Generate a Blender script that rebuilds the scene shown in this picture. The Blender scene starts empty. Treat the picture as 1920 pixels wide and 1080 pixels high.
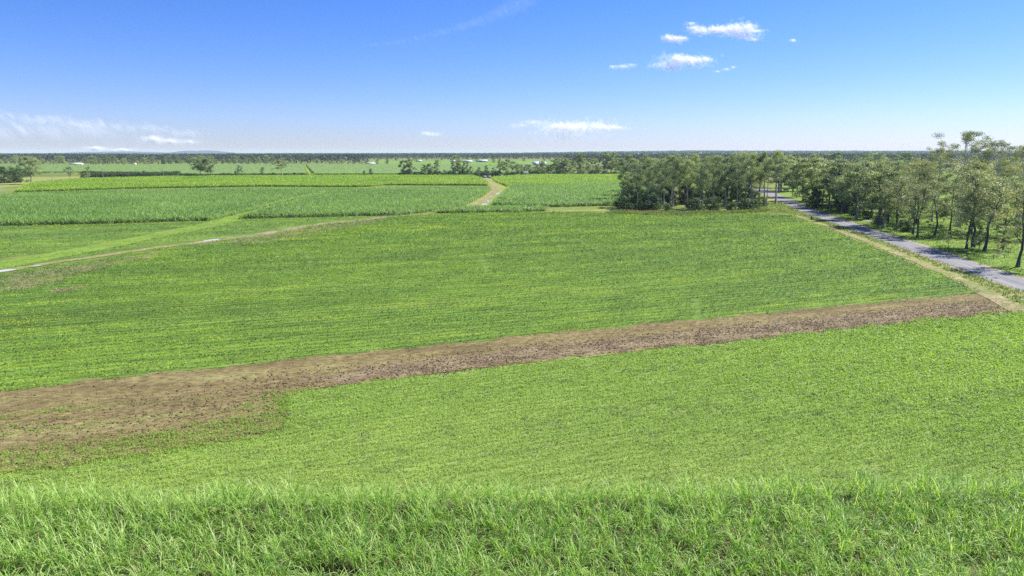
import bpy, math, random
import numpy as np
from mathutils import Vector, geometry

C = bpy.context.scene.collection
SC = bpy.context.scene
rs = np.random.RandomState(7)
random.seed(5)

# ------------------------------------------------------------------ camera
CAM_H, F = 22.0, 1280.0
PITCH = math.atan((540 - 287) / F)
cp, sp = math.cos(PITCH), math.sin(PITCH)

def G(u, v, z=0.0):
    """ground point seen at photo pixel (u, v)"""
    Y = F * cp + (540 - v) * sp
    Z = -F * sp + (540 - v) * cp
    t = (z - CAM_H) / Z
    return np.array([(u - 960) * t, Y * t])

def poly(pts, z=0.0):
    return np.array([G(u, v, z) for u, v in pts])

def height_at(u, v, vtop):
    """height of something standing at ground pixel (u, v) that reaches up to row vtop"""
    y = G(u, v)[1]
    Y = F * cp + (540 - vtop) * sp
    Z = -F * sp + (540 - vtop) * cp
    return CAM_H + y * Z / Y

def project(x, y, z=0.0):
    dz = z - CAM_H
    zc = y * cp - dz * sp
    yc = y * sp + dz * cp
    zc = np.where(zc < .1, .1, zc)
    return 960 + F * x / zc, 540 - F * yc / zc

def in_view(P, mu=300, vmax=1180):
    u, v = project(P[:, 0], P[:, 1])
    return (u > -mu) & (u < 1920 + mu) & (v < vmax) & (P[:, 1] > 5)

# ------------------------------------------------------------------ helpers
def tag(o, label=None, cat=None, group=None, kind=None):
    if label: o['label'] = label
    if cat: o['category'] = cat
    if group: o['group'] = group
    if kind: o['kind'] = kind
    return o

class MB:
    """collects numpy geometry and links it as one mesh object"""
    def __init__(s):
        s.V, s.F, s.n, s.T, s.M = [], [], 0, [], []
    def add(s, v, f, tint=.5, mat=0):
        v = np.asarray(v, dtype=np.float64).reshape(-1, 3)
        f = np.asarray(f, dtype=np.int64)
        s.V.append(v); s.F.append(f + s.n); s.n += len(v)
        s.T.append(np.broadcast_to(np.asarray(tint, dtype=np.float32), (len(f),)))
        s.M.append(np.full(len(f), mat, dtype=np.int32))
        return s
    def mesh(s, name, mats, smooth=False):
        me = bpy.data.meshes.new(name)
        V = np.concatenate(s.V)
        tot = np.concatenate([np.full(len(f), f.shape[1]) for f in s.F])
        idx = np.concatenate([f.ravel() for f in s.F])
        me.vertices.add(len(V)); me.vertices.foreach_set('co', V.astype(np.float32).ravel())
        me.loops.add(len(idx)); me.loops.foreach_set('vertex_index', idx.astype(np.int32))
        me.polygons.add(len(tot))
        st = np.zeros(len(tot), dtype=np.int32); st[1:] = np.cumsum(tot)[:-1]
        me.polygons.foreach_set('loop_start', st)
        me.polygons.foreach_set('material_index', np.concatenate(s.M))
        if smooth: me.polygons.foreach_set('use_smooth', np.ones(len(tot), dtype=bool))
        a = me.attributes.new('tint', 'FLOAT', 'FACE')
        a.data.foreach_set('value', np.concatenate(s.T).astype(np.float32))
        for m in (mats if isinstance(mats, (list, tuple)) else [mats]): me.materials.append(m)
        me.update(calc_edges=True); me.validate()
        return me
    def build(s, name, mats, parent=None, smooth=False, loc=None):
        o = bpy.data.objects.new(name, s.mesh(name, mats, smooth)); C.objects.link(o)
        if parent is not None: o.parent = parent
        if loc is not None: o.location = loc
        return o

def box(mb, x0, x1, y0, y1, z0, z1, tint=.5, mat=0):
    v = [(x0,y0,z0),(x1,y0,z0),(x1,y1,z0),(x0,y1,z0),(x0,y0,z1),(x1,y0,z1),(x1,y1,z1),(x0,y1,z1)]
    mb.add(v, [(0,3,2,1),(4,5,6,7),(0,1,5,4),(1,2,6,5),(2,3,7,6),(3,0,4,7)], tint, mat)

def tube(mb, path, radii, n=6, tint=.5, mat=0, cap=True):
    path = np.asarray(path, float); k = len(path)
    d = np.gradient(path, axis=0); d /= np.linalg.norm(d, axis=1)[:, None] + 1e-9
    ref = np.where(np.abs(d[:, 2:3]) < .9, np.array([[0, 0, 1.]]), np.array([[1., 0, 0]]))
    a = np.cross(d, ref); a /= np.linalg.norm(a, axis=1)[:, None] + 1e-9
    b = np.cross(d, a)
    th = np.arange(n) * 2 * math.pi / n
    r = np.broadcast_to(np.asarray(radii, float), (k,))[:, None, None]
    v = path[:, None, :] + r * (np.cos(th)[None, :, None] * a[:, None, :] + np.sin(th)[None, :, None] * b[:, None, :])
    f = []
    for i in range(k - 1):
        for j in range(n):
            f.append((i*n+j, i*n+(j+1) % n, (i+1)*n+(j+1) % n, (i+1)*n+j))
    mb.add(v, f, tint, mat)
    if cap:
        mb.add(v[-1], [tuple(range(n))], tint, mat) if n != 4 else mb.add(v[-1], [(0,1,2,3)], tint, mat)

def empty(name, loc, rz=0.0, sc=(1, 1, 1)):
    o = bpy.data.objects.new(name, None); C.objects.link(o)
    o.location = loc; o.rotation_euler = (0, 0, rz); o.scale = sc
    o.empty_display_size = .3
    return o

def hash2(ix, iy, seed):
    h = (ix.astype(np.int64) * 374761393 + iy.astype(np.int64) * 668265263 + seed * 1442695041) & 0xffffffff
    h = ((h ^ (h >> 13)) * 1274126177) & 0xffffffff
    return ((h ^ (h >> 16)) & 0xffff) / 65535.0

def vnoise(x, y, seed=0):
    x = np.asarray(x, float); y = np.asarray(y, float)
    ix = np.floor(x); iy = np.floor(y)
    fx = x - ix; fy = y - iy
    fx = fx * fx * (3 - 2 * fx); fy = fy * fy * (3 - 2 * fy)
    a = hash2(ix, iy, seed); b = hash2(ix + 1, iy, seed); c = hash2(ix, iy + 1, seed); d = hash2(ix + 1, iy + 1, seed)
    return (a * (1 - fx) + b * fx) * (1 - fy) + (c * (1 - fx) + d * fx) * fy

def fbm(x, y, seed=0, o=3):
    s = 0; w = 0
    for i in range(o):
        s = s + vnoise(x * 2 ** i, y * 2 ** i, seed + i * 17) * .5 ** i; w += .5 ** i
    return s / w

def inside(P, Q):
    x, y = P[:, 0], P[:, 1]; r = np.zeros(len(P), bool); n = len(Q)
    for i in range(n):
        x0, y0 = Q[i]; x1, y1 = Q[(i + 1) % n]
        c = ((y0 > y) != (y1 > y)) & (x < (x1 - x0) * (y - y0) / (y1 - y0 + 1e-12) + x0)
        r ^= c
    return r

def seg_dist(P, Q, closed=False):
    n = len(Q); d = np.full(len(P), 1e9)
    for i in range(n if closed else n - 1):
        a = Q[i]; b = Q[(i + 1) % n]; ab = b - a
        t = np.clip(((P - a) @ ab) / (ab @ ab + 1e-12), 0, 1)
        d = np.minimum(d, np.linalg.norm(P - a - t[:, None] * ab, axis=1))
    return d

def scatter(Q, dens, extra=None):
    """random points in polygon Q (only where the camera could see them)"""
    lo, hi = Q.min(0), Q.max(0)
    n = int(dens * (hi - lo).prod())
    P = lo + rs.rand(n, 2) * (hi - lo)
    P = P[in_view(P)]
    return P[inside(warp(P), Q)]

def warp(P, amp=1.1):
    w = np.stack([fbm(P[:, 0] * .45, P[:, 1] * .45, 201) - .5, fbm(P[:, 0] * .45, P[:, 1] * .45, 207) - .5], 1)
    w2 = np.stack([vnoise(P[:, 0] * 2.3, P[:, 1] * 2.3, 203) - .5, vnoise(P[:, 0] * 2.3, P[:, 1] * 2.3, 209) - .5], 1)
    return P + amp * (2.4 * w + .8 * w2)

def rows(Q, direction, spacing, step, jit=.12, wa=.8):
    """points in rows parallel to direction inside polygon Q"""
    d = direction / np.linalg.norm(direction); nrm = np.array([-d[1], d[0]])
    s = Q @ d; t = Q @ nrm
    tt = np.arange(t.min(), t.max(), spacing); ss = np.arange(s.min(), s.max(), step)
    S, T = np.meshgrid(ss, tt)
    S = S + (rs.rand(*S.shape) - .5) * step; T = T + (rs.randn(*T.shape)) * jit
    P = (S.ravel()[:, None] * d + T.ravel()[:, None] * nrm)
    P = P[in_view(P)]
    return P[inside(warp(P, wa), Q)]

def leaf_quads(cen, nrm, size, asp=.55):
    """diamond-shaped leaves: centres, normals, lengths"""
    n = len(cen)
    nrm = nrm / (np.linalg.norm(nrm, axis=1)[:, None] + 1e-9)
    r = rs.randn(n, 3); a = np.cross(nrm, r); a /= np.linalg.norm(a, axis=1)[:, None] + 1e-9
    b = np.cross(nrm, a)
    size = np.broadcast_to(size, (n,))[:, None]
    v = np.stack([cen - a * size * .5, cen + b * size * asp * .5, cen + a * size * .5, cen - b * size * asp * .5], 1)
    f = np.arange(n * 4).reshape(n, 4)
    return v.reshape(-1, 3), f

def plants(mb, P, z0, h, rad, nl, leaf, tint, up=1.0, mat=0):
    """low leafy plants: nl leaves each around points P"""
    n = len(P)
    if n == 0: return
    h = np.broadcast_to(h, (n,)); rad = np.broadcast_to(rad, (n,)); leaf = np.broadcast_to(leaf, (n,))
    off = rs.randn(n, nl, 2) * .5 * rad[:, None, None]
    zz = z0 + h[:, None] * (rs.rand(n, nl) ** .7)
    c = np.concatenate([P[:, None, :] + off, zz[:, :, None]], 2).reshape(-1, 3)
    nn = rs.randn(n * nl, 3); nn[:, 2] = np.abs(nn[:, 2]) + up
    sz = np.repeat(leaf, nl) * (.6 + .8 * rs.rand(n * nl))
    v, f = leaf_quads(c, nn, sz, .7)
    t = np.clip(np.repeat(np.broadcast_to(tint, (n,)), nl) + rs.randn(n * nl) * .07, 0, 1)
    mb.add(v, f, t, mat)

def blades(mb, P, z0, L, W, nb, segs, tint, spread=.25, droop=1.0, lean=.35, mat=0, tj=.1):
    """arching grass / cane blades from points P"""
    n = len(P) * nb
    if n == 0: return
    base = np.repeat(P, nb, 0) + rs.randn(n, 2) * spread * .5
    L = np.repeat(np.broadcast_to(L, (len(P),)), nb) * (.6 + .55 * rs.rand(n))
    az = rs.rand(n) * 2 * math.pi
    le = np.abs(rs.randn(n)) * lean
    dr = droop * (.4 + rs.rand(n))
    s = np.linspace(0, 1, segs + 1)
    ang = le[:, None] + dr[:, None] * s[None, :] ** 1.5 * 1.5
    ds = L[:, None] / segs
    rr = np.concatenate([np.zeros((n, 1)), np.cumsum(np.sin(ang[:, 1:]) * ds, 1)], 1)
    hh = np.concatenate([np.zeros((n, 1)), np.cumsum(np.cos(ang[:, 1:]) * ds, 1)], 1)
    dx, dy = np.cos(az)[:, None], np.sin(az)[:, None]
    zb = np.repeat(np.broadcast_to(z0, (len(P),)), nb)
    cx = base[:, 0:1] + rr * dx; cy = base[:, 1:2] + rr * dy; cz = zb[:, None] + hh
    Wv = np.repeat(np.broadcast_to(W, (len(P),)), nb)[:, None] * (np.array([.8] + [1.0] * (segs - 1) + [.15]) if segs > 1 else np.array([1., .2]))[None, :]
    tw = rs.rand(n)[:, None] * .8 - .4
    px, py = -np.sin(az + tw[:, 0])[:, None], np.cos(az + tw[:, 0])[:, None]
    l = np.stack([cx - px * Wv / 2, cy - py * Wv / 2, cz], 2); r = np.stack([cx + px * Wv / 2, cy + py * Wv / 2, cz + Wv * .25], 2)
    v = np.stack([l, r], 2).reshape(-1, 3)
    k = (segs + 1) * 2
    f0 = np.array([(2*i, 2*i+1, 2*i+3, 2*i+2) for i in range(segs)])
    f = (np.arange(n)[:, None, None] * k + f0[None]).reshape(-1, 4)
    t = np.clip(np.repeat(np.broadcast_to(tint, (len(P),)), nb) + rs.randn(n) * tj, 0, 1)
    mb.add(v, f, np.repeat(t, segs), mat)

# ------------------------------------------------------------------ materials
def new_mat(name):
    m = bpy.data.materials.new(name); m.use_nodes = True
    nt = m.node_tree; nt.nodes.clear()
    out = nt.nodes.new('ShaderNodeOutputMaterial')
    return m, nt, out

def ramp(nt, cols, fac):
    r = nt.nodes.new('ShaderNodeValToRGB')
    e = r.color_ramp.elements
    while len(e) < len(cols): e.new(.5)
    for i, (p, c) in enumerate(cols):
        e[i].position = p; e[i].color = (*c, 1)
    nt.links.new(fac, r.inputs[0])
    return r.outputs[0]

def leaf_mat(name, cols, transl=.35, rough=.5, spec=.3, obj_var=0.0, tcol=(1.15, 1.25, .55)):
    m, nt, out = new_mat(name)
    at = nt.nodes.new('ShaderNodeAttribute'); at.attribute_name = 'tint'
    fac = at.outputs['Fac']
    if obj_var:
        oi = nt.nodes.new('ShaderNodeObjectInfo')
        ma = nt.nodes.new('ShaderNodeMath'); ma.operation = 'MULTIPLY_ADD'
        nt.links.new(oi.outputs['Random'], ma.inputs[0]); ma.inputs[1].default_value = obj_var
        nt.links.new(fac, ma.inputs[2])
        sb = nt.nodes.new('ShaderNodeMath'); sb.operation = 'SUBTRACT'; sb.use_clamp = True
        nt.links.new(ma.outputs[0], sb.inputs[0]); sb.inputs[1].default_value = obj_var / 2
        fac = sb.outputs[0]
    col = ramp(nt, cols, fac)
    p = nt.nodes.new('ShaderNodeBsdfPrincipled'); p.inputs['Roughness'].default_value = rough
    p.inputs['Specular IOR Level'].default_value = spec
    nt.links.new(col, p.inputs['Base Color'])
    t = nt.nodes.new('ShaderNodeBsdfTranslucent')
    mm = nt.nodes.new('ShaderNodeMix'); mm.data_type = 'RGBA'; mm.blend_type = 'MULTIPLY'; mm.inputs[0].default_value = 1
    nt.links.new(col, mm.inputs[6]); mm.inputs[7].default_value = (*tcol, 1)
    nt.links.new(mm.outputs[2], t.inputs['Color'])
    mx = nt.nodes.new('ShaderNodeMixShader'); mx.inputs[0].default_value = transl
    nt.links.new(p.outputs[0], mx.inputs[1]); nt.links.new(t.outputs[0], mx.inputs[2])
    nt.links.new(mx.outputs[0], out.inputs[0])
    return m

def ground_mat(name, cols, scale=(.05, .05), detail=6, fine=None, rough=.95, rot=0.0, stretch=1.0, bump=0.0):
    """mottled ground: big patches times fine grain, world coordinates"""
    m, nt, out = new_mat(name)
    g = nt.nodes.new('ShaderNodeNewGeometry')
    mp = nt.nodes.new('ShaderNodeMapping'); mp.vector_type = 'TEXTURE'
    mp.inputs['Rotation'].default_value = (0, 0, rot); mp.inputs['Scale'].default_value = (stretch, 1, 1)
    nt.links.new(g.outputs['Position'], mp.inputs[0])
    n1 = nt.nodes.new('ShaderNodeTexNoise'); n1.inputs['Scale'].default_value = scale[0]; n1.inputs['Detail'].default_value = detail
    n1.inputs['Roughness'].default_value = .65
    nt.links.new(mp.outputs[0], n1.inputs['Vector'])
    col = ramp(nt, cols, n1.outputs['Fac'])
    p = nt.nodes.new('ShaderNodeBsdfPrincipled'); p.inputs['Roughness'].default_value = rough
    p.inputs['Specular IOR Level'].default_value = .1
    if fine:
        n2 = nt.nodes.new('ShaderNodeTexNoise'); n2.inputs['Scale'].default_value = fine[0]; n2.inputs['Detail'].default_value = 4
        nt.links.new(mp.outputs[0], n2.inputs['Vector'])
        c2 = ramp(nt, [(.3, (1 - fine[1],) * 3), (.7, (1 + fine[1],) * 3)], n2.outputs['Fac'])
        mm = nt.nodes.new('ShaderNodeMix'); mm.data_type = 'RGBA'; mm.blend_type = 'MULTIPLY'; mm.inputs[0].default_value = 1
        nt.links.new(col, mm.inputs[6]); nt.links.new(c2, mm.inputs[7]); col = mm.outputs[2]
        if bump:
            b = nt.nodes.new('ShaderNodeBump'); b.inputs['Distance'].default_value = bump; b.inputs['Strength'].default_value = 1
            nt.links.new(n2.outputs['Fac'], b.inputs['Height']); nt.links.new(b.outputs[0], p.inputs['Normal'])
    nt.links.new(col, p.inputs['Base Color']); nt.links.new(p.outputs[0], out.inputs[0])
    return m

def plain_mat(name, col, rough=.6, metal=0.0, spec=.4, var=.25, scale=3.0):
    m, nt, out = new_mat(name)
    tc = nt.nodes.new('ShaderNodeTexCoord')
    n = nt.nodes.new('ShaderNodeTexNoise'); n.inputs['Scale'].default_value = scale; n.inputs['Detail'].default_value = 5
    nt.links.new(tc.outputs['Object'], n.inputs['Vector'])
    c = ramp(nt, [(.3, tuple(x * (1 - var) for x in col)), (.7, tuple(min(1, x * (1 + var)) for x in col))], n.outputs['Fac'])
    p = nt.nodes.new('ShaderNodeBsdfPrincipled'); p.inputs['Roughness'].default_value = rough
    p.inputs['Metallic'].default_value = metal; p.inputs['Specular IOR Level'].default_value = spec
    nt.links.new(c, p.inputs['Base Color']); nt.links.new(p.outputs[0], out.inputs[0])
    return m

def bark_mat(name, c0, c1, scale=1.5):
    m, nt, out = new_mat(name)
    tc = nt.nodes.new('ShaderNodeTexCoord')
    mp = nt.nodes.new('ShaderNodeMapping'); mp.inputs['Scale'].default_value = (1, 1, .25)
    nt.links.new(tc.outputs['Object'], mp.inputs[0])
    n = nt.nodes.new('ShaderNodeTexNoise'); n.inputs['Scale'].default_value = scale; n.inputs['Detail'].default_value = 6
    nt.links.new(mp.outputs[0], n.inputs['Vector'])
    c = ramp(nt, [(.35, c0), (.65, c1)], n.outputs['Fac'])
    p = nt.nodes.new('ShaderNodeBsdfPrincipled'); p.inputs['Roughness'].default_value = .9
    p.inputs['Specular IOR Level'].default_value = .15
    nt.links.new(c, p.inputs['Base Color']); nt.links.new(p.outputs[0], out.inputs[0])
    return m

ROW_A = poly([(0, 735)])[0]; ROW_B = poly([(1843, 550)])[0]
ROWDIR = ROW_B - ROW_A
ROWANG = math.atan2(ROWDIR[1], ROWDIR[0])

M = {}
M['ground'] = ground_mat('pasture', [(.3, (.10, .13, .03)), (.5, (.15, .19, .04)), (.7, (.22, .22, .07))], (.012, 0), 8, (.5, .3))
M['under_lime'] = ground_mat('soil under the cover crop', [(.3, (0.134, 0.18, 0.0506)), (.5, (0.17, 0.228, 0.0598)), (.75, (0.206, 0.254, 0.0736))], (.15, 0), 8, (1.6, .3), rot=ROWANG, stretch=6)
M['under_soy'] = ground_mat('soil under the dark crop', [(.3, (0.0687, 0.114, 0.0267)), (.55, (0.117, 0.193, 0.032)), (.8, (0.192, 0.23, 0.0534))], (.08, 0), 8, (1.2, .4), rot=ROWANG, stretch=8)
M['under_cane'] = ground_mat('trash under the cane', [(.3, (.05, .055, .02)), (.7, (.12, .10, .05))], (.5, 0), 6, (3, .4))
M['soil'] = ground_mat('tilled soil', [(.30, (0.104, 0.0787, 0.0366)), (.5, (0.175, 0.138, 0.0609)), (.70, (0.216, 0.195, 0.0792))], (.22, 0), 10, (3.5, .5), rot=ROWANG, stretch=3, bump=.1)
M['dark_soil'] = ground_mat('dark tilled soil', [(.32, (0.113, 0.0833, 0.0473)), (.5, (0.175, 0.133, 0.0754)), (.70, (0.25, 0.202, 0.113))], (.5, 0), 10, (4, .5), rot=ROWANG, stretch=2, bump=.1)
M['faint_track'] = ground_mat('faint dirt track', [(.30, (.10, .17, .035)), (.45, (.17, .19, .06)), (.58, (.27, .22, .12)), (.72, (.34, .28, .18))], (.16, 0), 9, (1.5, .35))
M['cane_far'] = leaf_mat('far cane leaf', [(0, (0.1, 0.168, 0.024)), (.3, (0.1, 0.213, 0.02)), (.6, (0.16, 0.314, 0.024)), (1, (0.22, 0.381, 0.04))], .4, .7, .1)
M['dry_soil'] = ground_mat('dry trampled soil', [(.3, (0.135, 0.101, 0.0496)), (.5, (0.179, 0.14, 0.0716)), (.7, (0.221, 0.178, 0.0936))], (.25, 0), 10, (2.5, .35), rot=ROWANG, stretch=6)
M['track'] = ground_mat('dirt track', [(.34, (0.131, 0.153, 0.0383)), (.47, (0.207, 0.184, 0.0765)), (.56, (0.275, 0.221, 0.131)), (.72, (0.345, 0.284, 0.191))], (.22, 0), 8, (2, .3))
M['faded'] = ground_mat('faded thin crop', [(.3, (.10, .14, .04)), (.5, (.17, .17, .075)), (.7, (.24, .19, .11))], (.2, 0), 9, (1.5, .3))
M['verge'] = ground_mat('dry verge grass', [(.3, (0.165, 0.209, 0.044)), (.55, (0.231, 0.253, 0.066)), (.75, (0.297, 0.253, 0.11))], (.12, 0), 8, (1.5, .3))
M['lush'] = ground_mat('lush grass', [(.3, (0.108, 0.181, 0.0264)), (.6, (0.163, 0.245, 0.0352)), (.8, (0.216, 0.245, 0.0704))], (.1, 0), 8, (1.2, .3))
RD0 = poly([(1920, 535)])[0]; RD1 = poly([(1516, 395.5)])[0]
M['asphalt'] = ground_mat('weathered bitumen', [(.3, (.15, .15, .147)), (.5, (.205, .204, .20)), (.7, (.265, .263, .257))], (.9, 0), 8, (6, .15), rot=math.atan2(RD1[1] - RD0[1], RD1[0] - RD0[0]), stretch=25)
M['gravel'] = ground_mat('pale gravel shoulder', [(.3, (.22, .18, .12)), (.7, (.34, .29, .22))], (.5, 0), 8, (3, .3))
M['far_green'] = ground_mat('far cane paddock', [(.3, (.10, .20, .025)), (.7, (.17, .27, .04))], (.01, 0), 8, (.15, .25))
M['dirt_far'] = ground_mat('bare far paddock', [(.3, (.36, .27, .2)), (.7, (.5, .42, .33))], (.02, 0), 4)
M['soy_leaf'] = leaf_mat('dark crop leaf', [(0, (0.047, 0.0947, 0.0298)), (.35, (0.0873, 0.177, 0.0298)), (.6, (0.163, 0.279, 0.0298)), (.8, (0.295, 0.406, 0.0298)), (1, (0.457, 0.505, 0.0398))], .42, .55, .25)
M['lime_leaf'] = leaf_mat('cover crop leaf', [(0, (0.077, 0.121, 0.0492)), (.3, (0.186, 0.302, 0.0562)), (.6, (0.308, 0.453, 0.0773)), (1, (0.461, 0.559, 0.112))], .45, .55, .25)
M['near_cane'] = leaf_mat('cane leaf', [(0, (0.513, 0.35, 0.197)), (.12, (0.274, 0.283, 0.107)), (.3, (0.153, 0.283, 0.0534)), (.7, (0.292, 0.483, 0.0889)), (1, (0.548, 0.633, 0.268))], .45, .52, .32)
M['cane_leaf'] = leaf_mat('tall cane leaf', [(0, (0.219, 0.179, 0.0757)), (.2, (0.0959, 0.152, 0.0442)), (.55, (0.178, 0.304, 0.0757)), (1, (0.315, 0.442, 0.139))], .42, .5, .4)
M['cane_yellow'] = leaf_mat('yellowish cane leaf', [(0, (0.18, 0.159, 0.0503)), (.2, (0.101, 0.171, 0.0252)), (.55, (0.235, 0.367, 0.0378)), (1, (0.358, 0.477, 0.0672))], .42, .5, .4)
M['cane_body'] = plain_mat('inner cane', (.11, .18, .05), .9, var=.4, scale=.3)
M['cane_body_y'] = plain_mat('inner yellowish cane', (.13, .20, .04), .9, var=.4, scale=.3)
M['grass'] = leaf_mat('grass blade', [(0, (0.246, 0.19, 0.0896)), (.3, (0.134, 0.19, 0.0336)), (.7, (0.19, 0.302, 0.0336)), (1, (0.291, 0.37, 0.0672))], .35, .55, .25)
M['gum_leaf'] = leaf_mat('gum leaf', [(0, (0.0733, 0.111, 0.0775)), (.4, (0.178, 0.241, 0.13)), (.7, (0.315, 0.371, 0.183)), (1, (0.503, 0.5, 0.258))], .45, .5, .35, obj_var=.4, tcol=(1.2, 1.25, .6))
M['olive_leaf'] = leaf_mat('olive gum leaf', [(0, (0.0905, 0.123, 0.1)), (.4, (0.201, 0.245, 0.144)), (.7, (0.327, 0.349, 0.172)), (1, (0.508, 0.474, 0.231))], .45, .5, .35, obj_var=.4, tcol=(1.2, 1.2, .6))
M['forest_leaf'] = leaf_mat('far forest leaf', [(0, (0.0234, 0.0312, 0.0293)), (.5, (0.0585, 0.078, 0.0585)), (1, (0.137, 0.156, 0.0941))], .15, .7, .1)
M['shrub_leaf'] = leaf_mat('shrub leaf', [(0, (0.0269, 0.0538, 0.0269)), (.5, (0.074, 0.128, 0.0471)), (1, (0.162, 0.242, 0.0672))], .25, .5, .3, obj_var=.35)
M['far_leaf'] = leaf_mat('distant gum leaf', [(0, (0.0929, 0.129, 0.071)), (.5, (0.216, 0.286, 0.118)), (1, (0.433, 0.487, 0.178))], .3, .6, .2, obj_var=.3)
M['bark_pale'] = bark_mat('pale gum bark', (.26, .23, .20), (.46, .43, .39))
M['bark_dark'] = bark_mat('grey ironbark', (.05, .042, .042), (.15, .13, .125))
M['bark_mid'] = bark_mat('grey bark', (.20, .175, .16), (.36, .33, .30))
M['bark_white'] = bark_mat('white gum bark', (.42, .38, .35), (.65, .62, .58))
M['clod'] = plain_mat('soil clod', (.12, .09, .054), .95, var=.4, scale=.8)
M['white_metal'] = plain_mat('white sheet metal', (.58, .6, .64), .45, var=.05)
M['grey_metal'] = plain_mat('blue grey roofing', (.36, .40, .5), .5, var=.1)
M['tile'] = plain_mat('terracotta roofing', (.35, .14, .09), .7, var=.15)
M['shed_wall'] = plain_mat('pale shed cladding', (.6, .58, .55), .6, var=.08)
M['dark_open'] = plain_mat('dark door opening', (.04, .04, .045), .8)
M['pole_wood'] = plain_mat('weathered pole timber', (.34, .31, .28), .85)
M['ceramic'] = plain_mat('insulator ceramic', (.55, .5, .45), .3)
M['concrete'] = plain_mat('weathered concrete', (.36, .35, .36), .9)
M['white_paint'] = plain_mat('white paint', (.8, .8, .78), .5, var=.05)
M['red'] = plain_mat('red reflector', (.6, .03, .02), .3)
M['hill'] = ground_mat('hazy hill scrub', [(.3, (0.025, 0.035, 0.066)), (.7, (0.04, 0.05, 0.088))], (.004, 0), 6)  # bluish tone of distant haze put into the scrub's base colour

def water_mat():
    m, nt, out = new_mat('muddy water')
    p = nt.nodes.new('ShaderNodeBsdfPrincipled'); p.inputs['Base Color'].default_value = (.55, .52, .48, 1)
    p.inputs['Roughness'].default_value = .2; p.inputs['Specular IOR Level'].default_value = .5
    nt.links.new(p.outputs[0], out.inputs[0]); return m
M['water'] = water_mat()
def cloud_mat(nm, clear):
    m, nt, out = new_mat(nm)
    d = nt.nodes.new('ShaderNodeBsdfDiffuse'); d.inputs[0].default_value = (.985, .985, .985, 1)
    t = nt.nodes.new('ShaderNodeBsdfTranslucent'); t.inputs[0].default_value = (.985, .985, .985, 1)
    mx = nt.nodes.new('ShaderNodeMixShader'); mx.inputs[0].default_value = .5
    nt.links.new(d.outputs[0], mx.inputs[1]); nt.links.new(t.outputs[0], mx.inputs[2])
    tr = nt.nodes.new('ShaderNodeBsdfTransparent'); m2 = nt.nodes.new('ShaderNodeMixShader'); m2.inputs[0].default_value = clear
    nt.links.new(mx.outputs[0], m2.inputs[1]); nt.links.new(tr.outputs[0], m2.inputs[2]); nt.links.new(m2.outputs[0], out.inputs[0])
    return m
M['cloud'] = cloud_mat('cloud droplets', .95)
M['cirrus'] = cloud_mat('cirrus ice veil', .994)
M['veil'] = cloud_mat('thin cloud veil', .98)

# ------------------------------------------------------------------ setting
def sheet(name, Q, z, mat, label, cat, soft=0.0, step=3.0):
    """a flat sheet over polygon Q; soft roughens its outline by that many metres"""
    if soft:
        R = []
        n = len(Q)
        for i in range(n):
            a, b = Q[i], Q[(i + 1) % n]; L = np.linalg.norm(b - a); k = max(1, min(400, int(L / step)))
            nr = np.array([-(b - a)[1], (b - a)[0]]) / (L + 1e-9)
            for j in range(k):
                p = a + (b - a) * j / k
                if j: p = p + nr * soft * (1.6 * (2 * float(fbm(p[0] * .45, p[1] * .45, 93)) - 1) + .9 * (2 * float(fbm(p[0] * 1.6, p[1] * 1.6, 91)) - 1))
                R.append(p)
        Q = np.array(R)
    tri = geometry.tessellate_polygon([[Vector((p[0], p[1], 0)) for p in Q]])
    T = []
    for t in tri:
        a, b, c = (Q[i] for i in t)
        T.append(t if (b - a)[0] * (c - a)[1] - (b - a)[1] * (c - a)[0] > 0 else (t[0], t[2], t[1]))
    mb = MB(); mb.add(np.c_[Q, np.full(len(Q), z)], T)
    return tag(mb.build(name, mat), label, cat, kind='structure')

g = MB(); S = 14000
g.add([(-S, -600, 0), (S, -600, 0), (S, S, 0), (-S, S, 0)], [(0, 1, 2, 3)])
tag(g.build('ground', M['ground']), 'flat green farmland reaching to the horizon', 'ground', kind='structure')

STRIP_TOP = [(-260, 768), (0, 735), (213, 710), (427, 688), (640, 665), (853, 645), (1067, 622), (1280, 602), (1493, 582), (1707, 561), (1843, 549)]
STRIP_BOT = [(1925, 584), (1863, 590), (1707, 605), (1493, 627), (1280, 651), (1067, 672), (853, 698), (640, 723), (550, 738), (540, 770), (533, 806), (430, 828), (333, 845), (200, 864), (100, 879), (0, 891), (-260, 928)]
CANE_EDGE_TOP = [(-300, 928), (0, 921), (480, 916), (1000, 911), (1500, 899), (1920, 893), (2250, 886)]
EDGE = poly([(u, v - 9) for u, v in CANE_EDGE_TOP], 1.5)

DFIELD = poly([(-260, 768)] + STRIP_TOP[1:] + [(1793, 526), (1725, 502), (1644, 466), (1568, 439), (1519, 418), (1481, 404), (1400, 401), (1160, 399), (1000, 398), (819, 402), (740, 406), (600, 422), (480, 443), (400, 455), (300, 467), (200, 483), (100, 498), (0, 516), (-260, 565)])
LFIELD = poly([(-200, 470), (0, 484), (100, 473), (200, 456), (300, 434), (400, 417), (440, 410), (397, 415), (200, 421), (0, 425), (-200, 429)])
MFIELD = poly([(-100, 523), (0, 504), (200, 469), (300, 445), (400, 426), (455, 412), (605, 408), (740, 405), (600, 418), (480, 437), (400, 449), (300, 460), (200, 475), (100, 489), (0, 507)])
LIME = poly(STRIP_BOT[::-1] + [(2120, 570), (2250, 600), (2250, 930)] + [(-400, 1010), (-400, 940)])
sheet('crop_field', LIME, .02, M['under_lime'], 'bright lime cover crop field in front of the brown strip', 'field')
sheet('crop_field', DFIELD, .03, M['under_soy'], 'large dark green crop field beyond the brown strip', 'field', .5, 4)
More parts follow.
